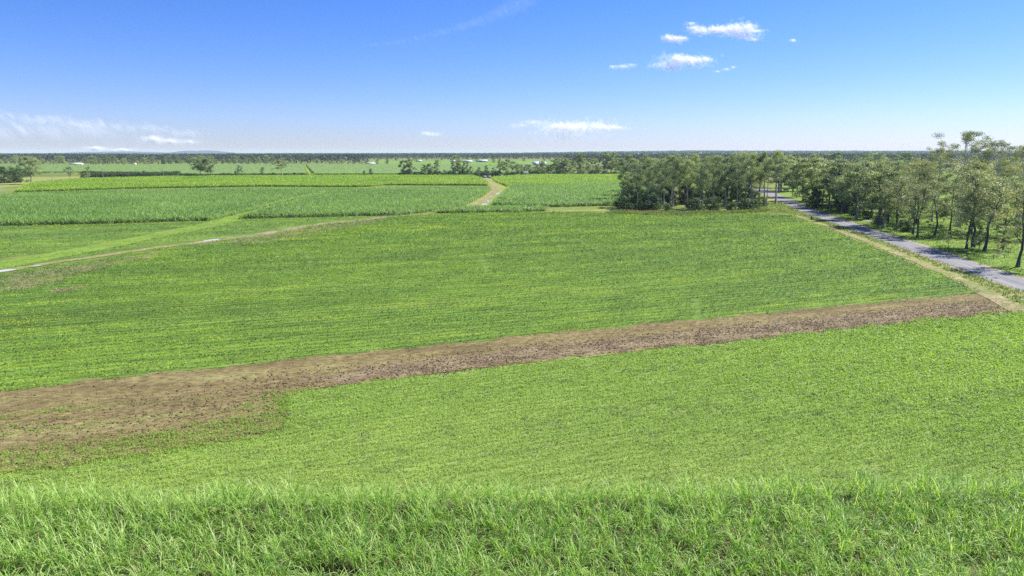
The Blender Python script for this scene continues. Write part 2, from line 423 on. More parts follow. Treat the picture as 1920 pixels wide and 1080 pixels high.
sheet('crop_field', LFIELD, .03, M['under_soy'], 'left green field below the tall cane block', 'field', .5, 4)
sheet('crop_field', MFIELD, .03, M['under_soy'], 'narrow green field wedge between the grass lane and dirt track', 'field', .4, 4)
CANE_NEAR = np.array([p for p in EDGE] + [(62, 4), (-62, 4)])
sheet('crop_field', CANE_NEAR, .05, M['under_cane'], 'trash covered soil beneath the near cane', 'field')
SOIL = poly(STRIP_TOP + STRIP_BOT)
sheet('soil_strip', SOIL, .045, M['soil'], 'brown tilled strip crossing the field between two green crops', 'soil', .7, .5)
dark_px = [(560, 714), (700, 690), (853, 668), (1067, 645), (1280, 625), (1493, 601), (1700, 578), (1835, 566), (1868, 574), (1850, 588), (1707, 603), (1493, 624), (1280, 648), (1067, 669), (853, 695), (640, 720)]
sheet('soil_strip', poly(dark_px), .052, M['dark_soil'], 'darker freshly tilled soil along the near side of the brown strip', 'soil', .8, .4)

def ribbon(name, pts, w, z, mat, label, cat, soft=.3, edge_only=False):
    """a lane of ground width w along centre pixels pts"""
    c = poly(pts); w = np.broadcast_to(w, (len(c),))
    # resample
    out = []; ww = []
    for i in range(len(c) - 1):
        k = max(1, min(60, int(np.linalg.norm(c[i+1] - c[i]) / 2)))
        for j in range(k):
            out.append(c[i] + (c[i+1] - c[i]) * j / k); ww.append(w[i] + (w[i+1] - w[i]) * j / k)
    out.append(c[-1]); ww.append(w[-1])
    c = np.array(out); w = np.array(ww)
    if len(c) > 8:
        for _ in range(6): c[1:-1] = (c[:-2] + 2 * c[1:-1] + c[2:]) / 4
    d = np.gradient(c, axis=0); n = np.c_[-d[:, 1], d[:, 0]]; n /= np.linalg.norm(n, axis=1)[:, None]
    jl = soft * (2 * fbm(np.arange(len(c)) * .6, np.zeros(len(c)), 3) - 1); jr = soft * (2 * fbm(np.arange(len(c)) * .6, np.zeros(len(c)), 8) - 1)
    l = c + n * (w / 2 + jl)[:, None]; r = c - n * (w / 2 + jr)[:, None]
    k = len(c)
    v = np.concatenate([np.c_[l, np.full(k, z)], np.c_[r, np.full(k, z)]])
    f = [(i, k + i, k + i + 1, i + 1) for i in range(k - 1)]
    mb = MB(); mb.add(v, f)
    tag(mb.build(name, mat), label, cat, kind='structure')
    return c

# grass lane, dirt track, lane between cane blocks, road
GL = [(-200, 535), (0, 497), (100, 480), (200, 461), (300, 441), (400, 421), (450, 407), (500, 394), (550, 380), (612, 361)]
LANE_W = [9, 9, 8, 8, 8, 9, 10, 10, 8, 4]
ribbon('grass_lane', GL, LANE_W, .07, M['lush'], 'bright grass lane running between the left fields to the cane', 'path', .7)
DT = [(-200, 545), (0, 509), (100, 493), (200, 479), (300, 464), (400, 452), (480, 441), (600, 421), (740, 406), (830, 400)]
ribbon('dirt_track', DT, [3.2, 3.0, 2.8, 3.0, 3.2, 4.0, 4.6, 4.2, 3, 2], .09, M['faint_track'], 'tan dirt track curving along the left edge of the dark field', 'path', .8)
ribbon('grass_lane', [(800, 403), (870, 397), (960, 401), (1060, 396), (1150, 394), (1230, 401), (1400, 399)], [2, 6, 3, 5, 7, 6, 8], .065, M['verge'], 'pale headland grass behind the dark field', 'path', .8)
ribbon('cane_lane', [(835, 399), (890, 388), (925, 370), (940, 356), (925, 345), (905, 333)], [7, 10, 11, 11, 10, 9], .08, M['verge'], 'tan and green lane between the middle cane blocks', 'path', 1.0)
ribbon('dirt_track', [(888, 387), (912, 375), (932, 357), (915, 345), (903, 334)], [4.5, 3.6, 3.4, 4, 4], .1, M['track'], 'sandy wheel track inside the lane between cane blocks', 'path', .9)
RD = [(2300, 650), (2100, 590), (1920, 535), (1806, 496.5), (1712, 463), (1604, 426), (1516, 395.5), (1451, 366.5), (1430, 357), (1398, 346)]
VERGE = poly([(2200, 655), (1925, 584), (1843, 549), (1793, 526), (1725, 502), (1644, 466), (1568, 439), (1519, 418), (1481, 404), (1400, 400), (1410, 385), (1440, 365), (1460, 365), (1620, 420), (1806, 487), (2200, 610)])
sheet('verge', VERGE, .012, M['verge'], 'yellow green grass verge between dark field and road', 'verge')
RFLOOR = poly([(2500, 700), (1920, 523), (1806, 487), (1620, 420), (1460, 364), (1500, 325), (1700, 320), (2500, 330)])
sheet('forest_floor', RFLOOR, .016, M['lush'], 'bright grass under the roadside gum trees', 'ground')
ribbon('gravel_shoulder', RD, 8.2, .055, M['gravel'], 'gravel shoulder beside the sealed road', 'road', .7)
ROADC = ribbon('road', RD, 6.0, .075, M['asphalt'], 'grey sealed country road passing the gum trees', 'road', .12)
for off_, lab in ((-1.5, 'paler wheel path on the left side of the road'), (1.5, 'paler wheel path on the right side of the road')):
    pass
FT = [(2100, 660), (1925, 588), (1880, 566), (1830, 540), (1775, 514), (1705, 485), (1640, 459), (1575, 434), (1530, 418), (1500, 407), (1470, 402), (1400, 400)]
ribbon('dirt_track', FT, [4.2, 4, 3.4, 2.8, 2.4, 2.1, 1.9, 1.8, 1.8, 1.8, 1.8, 1.8], .085, M['faint_track'], 'pale dirt track between the dark field and the roadside verge', 'path', .6)
# crossing tyre mark over the strip
ribbon('tyre_track', [(1294, 645), (1301, 627), (1306, 612), (1309, 603)], .45, .10, M['dry_soil'], 'pale tyre track crossing the brown strip', 'path', .2)
sheet('bare_patch', poly([(420, 454), (470, 440), (540, 427), (640, 415), (740, 404), (700, 417), (600, 437), (520, 452), (450, 460)]), .05, M['faded'], 'faded brownish patch beside the bend of the left dirt track', 'soil', 1.5, .8)
sheet('bare_patch', poly([(0, 520), (60, 508), (150, 496), (240, 482), (330, 470), (250, 490), (160, 510), (60, 540), (0, 548)]), .05, M['faded'], 'faded crop edge beside the left end of the dirt track', 'soil', 1.5, .8)
# left paddock pasture and its track
sheet('pasture', poly([(-300, 352), (0, 352), (60, 347), (150, 337), (330, 331), (330, 328), (160, 331), (0, 333), (-300, 335)]), .02, M['verge'], 'pale pasture around the left paddock trees', 'ground')
ribbon('dirt_track', [(-100, 347), (60, 340), (110, 336.5), (170, 333.5), (270, 332)], [6, 6, 7, 7, 6], .05, M['track'], 'sandy track crossing the left paddock', 'path', .8)
# puddles
def puddle(pts, label, z=.115):
    Q = poly(pts); sheet('puddle', Q, z, M['water'], label, 'puddle', .12, .5)
puddle([(-40, 515), (0, 511), (28, 507), (38, 505.5), (20, 505.5), (0, 507.5), (-40, 512)], 'longest pale puddle on the dirt track at the left edge')
puddle([(380, 453.5), (400, 451.5), (414, 449.5), (408, 448.3), (392, 450.5), (381, 452)], 'narrow pale puddle at the bend of the left dirt track')
puddle([(60, 501), (72, 499.5), (80, 498.3), (72, 498), (62, 499.6)], 'thin short puddle on the left dirt track')
puddle([(903, 384.5), (911, 384.5), (913, 382), (906, 382)], 'nearest small puddle in the lane between cane blocks')
puddle([(913, 378.5), (918, 378.5), (919, 376.5), (914, 376.5)], 'middle small puddle in the lane between cane blocks')
puddle([(929, 365), (936, 363.5), (937, 361.5), (931, 362.5)], 'farthest small puddle in the lane between cane blocks')
puddle([(1615, 415.5), (1630, 416), (1642, 414.5), (1636, 413), (1620, 413)], 'pale puddle in the grass right of the road', .05)
sheet('bare_patch', poly([(98, 548), (130, 545), (168, 539), (160, 535), (135, 538), (105, 543)]), .055, M['dry_soil'], 'pale bare patch at the left of the dark field', 'soil', .5, .6)

# ------------------------------------------------------------------ crops
# --- near cane
mb = MB()
edge_lo = EDGE
def edge_y(x): return np.interp(x, EDGE[:, 0], EDGE[:, 1])
P = rows(np.array([p for p in EDGE] + [(62, 24), (-62, 24)]), np.array([1.0, .02]), 1.5, .50, .24, .9)
back = edge_y(P[:, 0]) - P[:, 1]
gap = (back > 2.6) & (back < 4.3) & (fbm(P[:, 0] * .16, P[:, 1] * .2, 31) > .60) & (rs.rand(len(P)) < .7)
hole = fbm(P[:, 0] * .45, P[:, 1] * .45, 12) < .19
low = P[gap | hole]
blades(mb, low, .03, .75, .032, 12, 4, .3, .5, 1.1, .35, tj=.14)
P = P[~(gap | hole)]
back = edge_y(P[:, 0]) - P[:, 1]
vig = np.clip(.45 * (back < 2.4) + 1.5 * fbm(P[:, 0] * .6, P[:, 1] * .7, 5) - .25 + .35 * (rs.rand(len(P)) - .5), 0, 1)
lu2 = fbm(P[:, 0] * .1, P[:, 1] * .2, 6)
blades(mb, P, .05, 1.1 + 1.15 * vig, .034, 17, 5, .38 + .40 * vig, .20, .6, .2, tj=.17)
blades(mb, P, .35, 1.05 + .8 * vig, .030, 18, 6, .56 + .38 * lu2, .30, 1.4, .38, tj=.22)
blades(mb, P, .03, .9, .035, 4, 3, .12, .5, 1.6, .6, tj=.1)
tag(mb.build('sugar_cane', M['near_cane'], smooth=True), 'dense young sugar cane with arching leaves filling the bottom of the view', 'sugar cane', kind='stuff')

# --- lime cover crop
mb = MB()
L2 = np.concatenate([poly(STRIP_BOT[::-1] + [(2080, 570)]), poly([(2250, 600)]), EDGE[::-1] + [0, -.3]])
P = rows(L2, ROWDIR, .72, .052, .2, 1.9)
d = P[:, 1]
keep = rs.rand(len(P)) < np.clip((52 / d) ** 1.3, .3, 1)
P = P[keep]
c_, s_ = math.cos(ROWANG), math.sin(ROWANG)
def rc(P): return P[:, 0] * c_ + P[:, 1] * s_, -P[:, 0] * s_ + P[:, 1] * c_
a, b = rc(P)
n1 = fbm(a * .05, b * .75, 3); n2 = fbm(a * .9, b * 1.2, 9); n3 = fbm(a * .03, b * .06, 14)
dark = (n1 * .5 + n2 * .5) 
bare = (dark < .34) & (rs.rand(len(P)) < .35)
P, n1, n2, n3, dark = P[~bare], n1[~bare], n2[~bare], n3[~bare], dark[~bare]
t = np.clip(.58 + (n3 - .5) * .35 + (n2 - .5) * .3, .25, 1)
dk = (dark < .38) & (rs.rand(len(P)) < .45)
t[dk] = .15
sc_ = np.clip(np.linalg.norm(P, axis=1) / 60, .8, 2)
hp = np.where(dk, .24, .10 + .14 * n2)
plants(mb, P, .03, hp, .24 * sc_, 4, .115 * sc_, t, .8)
blades(mb, P, .03, .24, .028 * sc_, 2, 2, np.clip(t + .08, 0, 1), .3, .7, .35)
tag(mb.build('cover_crop', M['lime_leaf']), 'bright lime cover crop between the brown strip and the near cane', 'crop', kind='stuff')

# --- dark crop rows
def soy(name, Q, spacing, step, label, base=.42, yl=0.0, arcs=(), thin=None):
    mb = MB()
    P = rows(Q, ROWDIR, spacing, step, .17 * spacing, .5)
    d = np.linalg.norm(P, axis=1)
    P = P[rs.rand(len(P)) < np.clip((105 / d) ** 1.3, .2, 1)]
    if thin is not None:
        td = seg_dist(P, poly(thin)); P = P[rs.rand(len(P)) < np.clip(.15 + td / 9 + 1.2 * (fbm(P[:, 0] * .1, P[:, 1] * .1, 55) - .5), .06, 1)]
    for arc in arcs:
        A = poly(arc); P = P[seg_dist(P, A) > .45]
    d = np.linalg.norm(P, axis=1)
    a, b = rc(P)
    n1 = fbm(a * .10, b * .62, 41); n2 = fbm(a * .018, b * .05, 44); n3 = fbm(a * .6, b * 1.4, 47)
    rw = hash2(np.round(b / spacing), np.floor(a / 60), 77) - .5
    u, v = project(P[:, 0], P[:, 1])
    t = base + rw * .14 + (n2 - .5) * .5 + (n1 - .5) * .35 + (n3 - .5) * .12
    q = n1 * .65 + n3 * .35 + yl * np.clip((v - 560) / 180, 0, 1) * np.clip(1.3 - u / 900, 0, 1)
    t = t + np.clip((q - .52) * 2.4, 0, .36) * (.6 + .5 * rs.rand(len(P)))
    t = np.where((n1 * .5 + n3 * .5 < .36), .25, t)
    hgt = np.where(n1 * .5 + n3 * .5 < .36, .25, .5)
    big = np.clip((d / 110) ** .75, 1, 3.2)
    plants(mb, P, .05, hgt, .26 * big, 6, .16 * big, np.clip(t, .05, 1), .8)
    return tag(mb.build(name, M['soy_leaf']), label, 'crop', kind='stuff')
arcs = [[(555, 465), (575, 478), (582, 490), (582, 500)], [(897, 482), (908, 490), (912, 502), (911, 512)], [(1306, 560), (1309, 580), (1308, 600), (1303, 620)],
        [(60, 560), (110, 545), (165, 538)], [(90, 545), (165, 538)]]
soy('field_crop', DFIELD, 1.6, .15, 'dark green crop rows filling the large middle field', 0.48, .26, arcs, DT[2:])
soy('field_crop', LFIELD, 1.6, .4, 'dull green crop in the left field beside the grass lane', .42, thin=[(-200, 440), (0, 436), (150, 436)])
soy('field_crop', MFIELD, 1.6, .4, 'green crop wedge between grass lane and dirt track', .40, thin=DT[4:])

# --- clods and stubble on the strip
mb = MB()
P = scatter(SOIL, 26.0)
topd = seg_dist(P, poly(STRIP_TOP)); botd = seg_dist(P, poly(STRIP_BOT))
k = topd / (topd + botd + 1e-6)
u, v = project(P[:, 0], P[:, 1])
a, b = rc(P)
n = np.clip(fbm(a * .3, b * 1.4, 61) * 2.2 - .6, 0, 1); 
right = np.clip((u - 350) / 400, 0, 1)
pr = np.clip((k - .25) * 3, 0, 1) * (.15 + 1.0 * n) * (.4 + .5 * right) + .03
P = P[(rs.rand(len(P)) < pr)]
n = len(P)
oc = np.array([(1, 0, 0), (0, 1, 0), (-1, 0, 0), (0, -1, 0), (0, 0, 1.0), (0, 0, -.5)])
of = np.array([(0, 1, 4), (1, 2, 4), (2, 3, 4), (3, 0, 4), (1, 0, 5), (2, 1, 5), (3, 2, 5), (0, 3, 5)])
sz = .03 + .085 * rs.rand(n) ** 2.5
V = oc[None] * sz[:, None, None] * (.6 + .8 * rs.rand(n, 6, 3)) + np.c_[P, np.full(n, .06)][:, None, :]
Fc = (np.arange(n)[:, None, None] * 6 + of[None]).reshape(-1, 3)
mb.add(V.reshape(-1, 3), Fc, .5)
tag(mb.build('soil_clods', M['clod']), 'loose dark clods scattered over the brown strip', 'soil clods', kind='stuff')
mb = MB()
P = scatter(SOIL, 12.0)
u, v = project(P[:, 0], P[:, 1]); a, b = rc(P)
nn = fbm(a * .06, b * .9, 71)
botd = seg_dist(P, poly(STRIP_BOT))
w = np.clip((650 - u) / 350, 0, 1) * np.clip((v - 735 + u * .05) / 90, 0, 1)
pr = np.clip(w * (nn * 2.2 - .55), 0, 1) * .9 + .08 + .5 * np.clip(1 - botd / 1.2, 0, 1)
topd = seg_dist(P, poly(STRIP_TOP)); ks = topd / (topd + botd + 1e-6)
st_ = P[(rs.rand(len(P)) < np.clip(1.25 - ks * 3.2, 0, 1) * .9 * np.clip(nn * 1.8 - .3, 0, 1))]
blades(mb, st_, .045, .13, .05, 4, 1, .02, .5, .5, 1.0, tj=.05)
P = P[rs.rand(len(P)) < pr]
blades(mb, P, .04, .22, .045, 4, 1, np.where(rs.rand(len(P)) < .55, .1, .6), .35, .6, .6)
SL = poly([(-260, 800), (0, 775), (300, 755), (540, 735), (552, 745), (545, 800), (533, 812), (430, 834), (333, 850), (200, 868), (0, 890), (-260, 925)])
P = scatter(SL, 26.0)
u, v = project(P[:, 0], P[:, 1]); a, b = rc(P)
e_ = np.clip(1 - seg_dist(P, poly(STRIP_BOT[7:])) / 6.0, 0, 1)
st = fbm(a * .05, b * 1.1, 73) * .7 + fbm(a * .5, b * .8, 75) * .3
k = rs.rand(len(P)) < np.clip((st - .60 + .36 * e_ + .1 * np.clip((u - 250) / 300, 0, 1)) * 4, 0, .9)
P = P[k]
WEED = (P, fbm(P[:, 0], P[:, 1], 79))
tag(mb.build('weeds', M['grass']), 'thin weeds and stubble growing through the brown strip', 'weeds', kind='stuff')

mb = MB(); P, n_ = WEED
plants(mb, P, .05, .14 + .1 * n_, .22, 4, .10, .3 + .35 * n_, .8)
blades(mb, P, .04, .28, .028, 2, 2, .6, .3, .7, .35)
tag(mb.build('weeds', M['lime_leaf']), 'green regrowth creeping over the left end of the brown strip', 'weeds', kind='stuff')

# --- grass on verges, lanes and forest floor
mb = MB()
def in_road(P, w=3.4): return seg_dist(P, ROADC) < w
for Q, dens, tb in ((VERGE, 3.0, .45), (RFLOOR, 1.2, .62)):
    P = scatter(Q, dens)
    P = P[np.linalg.norm(P, axis=1) < 330]
    P = P[~in_road(P)]
    P = P[seg_dist(P, poly(FT)) > 1.6]
    t = np.clip(tb + (fbm(P[:, 0] * .12, P[:, 1] * .12, 81) - .5) * .8, .02, 1)
    blades(mb, P, .02, .45 + .35 * fbm(P[:, 0] * .2, P[:, 1] * .2, 85), .12, 4, 1, t, .5, .6, .4)
c = poly(GL); P = scatter(np.concatenate([c + [0, 3], (c - [0, 3])[::-1]]), 1.2)
blades(mb, P, .06, .4, .13, 4, 1, .75, .5, .6, .4)
tag(mb.build('grass', M['grass']), 'rough grass tufts on the verge, lanes and forest floor', 'grass', kind='stuff')

# --- cane blocks
def cane_block(name, px, h, spacing, step, wid, mat, body, label, rowdir=None, nb=4, tint=.6, fringe=.45, wall=.5):
    Q = poly(px)
    if np.sum(Q[:, 0] * np.roll(Q[:, 1], -1) - np.roll(Q[:, 0], -1) * Q[:, 1]) < 0: Q = Q[::-1]
    mb = MB()
    Q0 = Q; R_ = []
    stp = max(2.0, fringe * 5)
    for i in range(len(Q)):
        a, b = Q[i], Q[(i + 1) % len(Q)]; L = np.linalg.norm(b - a); k = max(1, int(L / stp)); nr = np.array([-(b - a)[1], (b - a)[0]]) / (L + 1e-9)
        for j in range(k):
            p = a + (b - a) * j / k
            R_.append(p + nr * (.3 + 1.6 * float(fbm(p[0] * .5, p[1] * .5, 97))))
    Q = np.array(R_)
    n = len(Q)
    tri = geometry.tessellate_polygon([[Vector((p[0], p[1], 0)) for p in Q]])
    Qi = Q + (np.roll(np.stack([-(np.roll(Q, -1, 0) - np.roll(Q, 1, 0))[:, 1], (np.roll(Q, -1, 0) - np.roll(Q, 1, 0))[:, 0]], 1), 0, 0) / (np.linalg.norm(np.roll(Q, -1, 0) - np.roll(Q, 1, 0), axis=1)[:, None] + 1e-9)) * .9
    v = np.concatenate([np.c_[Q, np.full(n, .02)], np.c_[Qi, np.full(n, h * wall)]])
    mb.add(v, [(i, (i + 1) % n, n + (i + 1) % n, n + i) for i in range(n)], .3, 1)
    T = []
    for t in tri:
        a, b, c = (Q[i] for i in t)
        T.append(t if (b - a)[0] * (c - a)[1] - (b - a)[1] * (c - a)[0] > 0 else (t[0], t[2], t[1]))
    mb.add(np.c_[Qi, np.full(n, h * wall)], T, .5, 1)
    P = rows(Q, ROWDIR if rowdir is None else rowdir, spacing, step, spacing * .12)
    if len(P):
        nz = fbm(P[:, 0] * .03, P[:, 1] * .05, 101); n2 = fbm(P[:, 0] * .25, P[:, 1] * .25, 104)
        hh = h * (.42 + .12 * n2)
        blades(mb, P, h * .5, hh * 1.25, wid, nb, 2, np.clip(tint + (nz - .5) * .45 + (n2 - .5) * .3, .22, 1), spacing * .55, .9, .35)
    E = []
    for i in range(len(Q)):
        a, b = Q[i], Q[(i + 1) % n]; L = np.linalg.norm(b - a); k = max(2, int(L / fringe))
        E.append(a + (b - a) * (np.arange(k)[:, None] + rs.rand(k, 1)) / k)
    E = np.concatenate(E); E = E[in_view(E)]
    if len(E):
        E = E + rs.randn(len(E), 2) * .55
        E = E[np.linalg.norm(E, axis=1) < 760]
        n2 = fbm(E[:, 0] * .3, E[:, 1] * .3, 107)
        blades(mb, E, .05, h * (.55 + .5 * n2), wid, 3, 2, .55, .9, .7, .3, tj=.18)
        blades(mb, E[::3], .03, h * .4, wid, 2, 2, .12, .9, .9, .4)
        blades(mb, E, h * .35, h * (.5 + .35 * n2), wid, 7, 2, .8, 1.6, 1.2, .5, tj=.15)  # sunlit top of the block edge, put into the leaves as a lighter tint
    return tag(mb.build(name, [M[mat], M[body]]), label, 'sugar cane', kind='stuff')

CA = [(-160, 429), (0, 424), (200, 420), (397, 414), (480, 394), (560, 374), (612, 363), (690, 357.5), (480, 357), (250, 361), (30, 368), (0, 371), (-160, 381)]
CB = [(453, 411), (605, 407), (750, 404), (790, 399.5), (825, 395), (870, 387), (900, 370), (915, 359), (916, 355.5), (722, 355.5), (690, 358), (613, 366), (540, 386), (490, 400)]
CC = [(30, 361), (250, 354), (480, 350), (670, 351), (697, 350), (722, 347.5), (915, 348), (910, 341), (893, 333), (880, 331), (745, 331), (480, 332), (330, 333), (150, 338), (60, 346)]
CD1 = [(922, 386), (1000, 388.5), (1025, 389), (1135, 386), (1160, 383), (1230, 375), (1230, 346), (1000, 350), (957, 351), (950, 358)]
CD2 = [(955, 350), (1000, 349), (1230, 345), (1230, 329), (1150, 329), (1000, 330), (926, 334), (932, 342)]
CE = [(819, 400.5), (960, 398.5), (1027, 395.5), (1015, 391.5), (960, 391.5), (880, 392.5), (840, 396)]
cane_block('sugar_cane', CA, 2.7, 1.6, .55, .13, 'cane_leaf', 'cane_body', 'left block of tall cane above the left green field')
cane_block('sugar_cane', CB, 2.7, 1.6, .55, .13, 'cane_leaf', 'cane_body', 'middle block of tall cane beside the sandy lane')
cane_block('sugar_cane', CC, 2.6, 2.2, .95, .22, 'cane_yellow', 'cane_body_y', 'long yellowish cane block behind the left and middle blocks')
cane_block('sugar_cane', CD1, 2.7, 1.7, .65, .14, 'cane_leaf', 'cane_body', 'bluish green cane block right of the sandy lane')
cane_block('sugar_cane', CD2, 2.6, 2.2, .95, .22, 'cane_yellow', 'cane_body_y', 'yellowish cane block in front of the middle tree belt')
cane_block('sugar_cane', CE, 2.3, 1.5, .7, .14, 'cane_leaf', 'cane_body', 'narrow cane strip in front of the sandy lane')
F1 = [(-200, 331), (0, 330), (100, 328), (330, 330), (480, 329), (574, 329), (582, 329), (569, 309.5), (480, 309), (300, 310), (0, 312), (-200, 314)]
F1 = [(-200, 327), (90, 325), (160, 324), (330, 330), (480, 329.3), (578, 329), (569, 310), (480, 309.5), (300, 310), (0, 311), (-200, 313)]
F2 = [(587, 329), (700, 329), (780, 328.5), (1000, 326), (1000, 311.5), (800, 310), (572, 309.7)]
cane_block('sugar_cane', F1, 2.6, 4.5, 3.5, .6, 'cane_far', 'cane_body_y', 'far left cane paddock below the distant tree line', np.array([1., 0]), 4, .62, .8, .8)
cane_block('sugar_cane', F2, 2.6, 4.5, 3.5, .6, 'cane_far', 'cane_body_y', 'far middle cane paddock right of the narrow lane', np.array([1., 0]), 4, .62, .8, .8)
sheet('far_field', poly([(700, 308.5), (1060, 309), (1060, 302), (700, 302)]), .05, M['far_green'], 'pale green far paddock around the white sheds', 'field')
sheet('far_field', poly([(1560, 317), (1760, 317), (1760, 310.5), (1560, 310.5)]), .05, M['far_green'], 'sunlit paddock glimpsed beyond the roadside trees', 'field')
sheet('far_field', poly([(262, 296.4), (310, 296.4), (310, 294.6), (262, 294.6)]), 9.5, M['dirt_far'], 'pale bare clearing inside the far forest', 'field')
ribbon('cane_lane', [(583, 330), (571, 309.5)], [7, 7], .06, M['verge'], 'narrow lane between the two far cane paddocks', 'path', .8)

# ------------------------------------------------------------------ trees
def tree_proto(rng, H, R, base, nl, ncl, nleaf, cr, leaf, tr, lean=.05, flat=.6, sparse_low=0, trunk_top=.8, droop=0.0, wig=.03, sides=7, asp=.45):
    """returns (trunk MB, crown MB) of one gum-like tree, base at the origin"""
    tb, cb = MB(), MB()
    k = 8
    la = rng.rand() * 6.28
    zt = np.linspace(0, trunk_top, k) * H
    px = np.cos(la) * lean * zt * (zt / H) + np.cumsum(rng.randn(k)) * wig * H * .3
    py = np.sin(la) * lean * zt * (zt / H) + np.cumsum(rng.randn(k)) * wig * H * .3
    px -= px[0]; py -= py[0]
    path = np.c_[px, py, zt - .15 * (np.arange(k) == 0)]
    rad = tr * (1.25 - 1.0 * np.linspace(0, 1, k) ** .8); rad[0] *= 1.35
    tube(tb, path, np.maximum(rad, tr * .22), sides)
    def trunk_at(z):
        return np.array([np.interp(z, zt, px), np.interp(z, zt, py), z])
    cl = []
    for i in range(nl):
        s = (i + .5 + rng.uniform(-.3, .3)) / nl
        zz = (base + (1 - base) * s) * H - cr * .4
        ss = np.clip((zz / H - base) / (1 - base), 0, 1)
        reach = R * (.40 + .60 * math.sin(math.pi * min(1, ss * .8 + .15))) * rng.uniform(.45, 1.0)
        if ss > .88: reach *= .45
        az = i * 2.4 + rng.uniform(-.5, .5)
        z0 = max(base * H * .7, min(zz - reach * rng.uniform(.5, 1.1), trunk_top * H * .97))
        p0 = trunk_at(z0)
        p2 = np.array([p0[0] + math.cos(az) * reach, p0[1] + math.sin(az) * reach, zz])
        p1 = p0 * .5 + p2 * .5 + np.array([0, 0, rng.uniform(-.05, .12) * reach]) + rng.randn(3) * .06 * reach
        r0 = tr * rng.uniform(.3, .48)
        q = np.linspace(0, 1, 6)[:, None]
        bp = p0 * (1 - q) ** 2 + 2 * p1 * q * (1 - q) + p2 * q * q
        tube(tb, bp, r0 * (1 - .75 * q[:, 0]), 5)
        for j in range(ncl):
            c = p2 + rng.randn(3) * np.array([1, 1, .6]) * cr * (.95 if j else .25)
            c[2] = min(c[2], H - cr * flat * .7)
            if j:
                m = bp[rng.randint(3, 5)]
                tube(tb, [m, (m + c) / 2 + rng.randn(3) * .15, c], [r0 * .35, r0 * .25, r0 * .12], 4)
            cl.append((c, cr * rng.uniform(.65, 1.15)))
    c = trunk_at(trunk_top * H); top = c + np.array([0, 0, H * (1 - trunk_top) - cr * .6])
    tube(tb, [c, (c + top) / 2 + rng.randn(3) * .2, top], [tr * .25, tr * .15, tr * .08], 4)
    cl.append((top, cr * .85))
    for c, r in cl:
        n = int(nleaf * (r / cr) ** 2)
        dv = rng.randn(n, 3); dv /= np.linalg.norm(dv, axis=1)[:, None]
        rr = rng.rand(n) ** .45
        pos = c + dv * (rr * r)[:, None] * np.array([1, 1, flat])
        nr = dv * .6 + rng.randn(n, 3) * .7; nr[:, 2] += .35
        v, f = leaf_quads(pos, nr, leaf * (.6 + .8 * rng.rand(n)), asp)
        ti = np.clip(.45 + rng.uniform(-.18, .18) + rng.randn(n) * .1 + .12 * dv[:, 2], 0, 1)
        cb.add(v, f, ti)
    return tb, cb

PROTO = {}
RAW = {}
def proto(kind, n, bark, leafm, **kw):
    L = []
    for i in range(n):
        rng = np.random.RandomState(hash2(np.array([len(PROTO) * 13 + i]), np.array([i * 7]), 3)[0].__hash__() % 99991 + i)
        kk = {a: (b(rng) if callable(b) else b) for a, b in kw.items()}
        tb, cb = tree_proto(rng, **kk)
        if kind == 'far': RAW.setdefault(kind, []).append((np.concatenate(tb.V), np.concatenate([f for f in tb.F if f.shape[1] == 4]), np.concatenate(cb.V), np.concatenate(cb.F), np.concatenate(cb.T), kk['H']))
        L.append((tb.mesh(kind + '_trunk', M[bark], True), cb.mesh(kind + '_crown', M[leafm]), kk['H'], kk['R']))
    PROTO[kind] = L

U = lambda a, b: (lambda r: r.uniform(a, b))
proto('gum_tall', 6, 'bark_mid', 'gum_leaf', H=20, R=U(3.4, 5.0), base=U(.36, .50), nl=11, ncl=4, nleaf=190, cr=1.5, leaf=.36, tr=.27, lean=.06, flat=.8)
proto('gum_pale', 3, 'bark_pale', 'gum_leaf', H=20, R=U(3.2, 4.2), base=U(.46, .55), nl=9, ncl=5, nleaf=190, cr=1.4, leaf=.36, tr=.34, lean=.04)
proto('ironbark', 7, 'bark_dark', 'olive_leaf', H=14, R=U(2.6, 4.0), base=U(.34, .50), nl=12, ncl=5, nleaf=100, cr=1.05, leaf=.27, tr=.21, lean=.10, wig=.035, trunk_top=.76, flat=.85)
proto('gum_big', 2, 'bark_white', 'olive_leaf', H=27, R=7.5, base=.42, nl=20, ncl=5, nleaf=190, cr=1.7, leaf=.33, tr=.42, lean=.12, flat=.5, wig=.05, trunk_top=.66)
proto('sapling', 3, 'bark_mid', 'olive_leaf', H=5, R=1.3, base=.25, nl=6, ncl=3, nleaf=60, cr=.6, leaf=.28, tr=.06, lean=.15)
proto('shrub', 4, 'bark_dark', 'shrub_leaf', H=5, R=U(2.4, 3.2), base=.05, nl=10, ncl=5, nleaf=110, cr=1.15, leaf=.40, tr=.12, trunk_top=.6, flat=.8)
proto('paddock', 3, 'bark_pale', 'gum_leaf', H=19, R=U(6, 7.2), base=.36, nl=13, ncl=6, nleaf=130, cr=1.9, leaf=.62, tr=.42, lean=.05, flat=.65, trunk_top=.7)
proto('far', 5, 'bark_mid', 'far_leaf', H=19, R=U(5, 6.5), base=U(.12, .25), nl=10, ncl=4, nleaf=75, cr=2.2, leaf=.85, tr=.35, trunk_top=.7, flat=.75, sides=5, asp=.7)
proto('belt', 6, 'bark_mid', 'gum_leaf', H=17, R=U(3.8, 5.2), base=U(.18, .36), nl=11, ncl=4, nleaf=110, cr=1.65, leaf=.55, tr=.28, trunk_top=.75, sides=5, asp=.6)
proto('dense', 2, 'bark_dark', 'shrub_leaf', H=12, R=4.2, base=.06, nl=14, ncl=5, nleaf=120, cr=1.5, leaf=.5, tr=.2, trunk_top=.8, flat=.8)

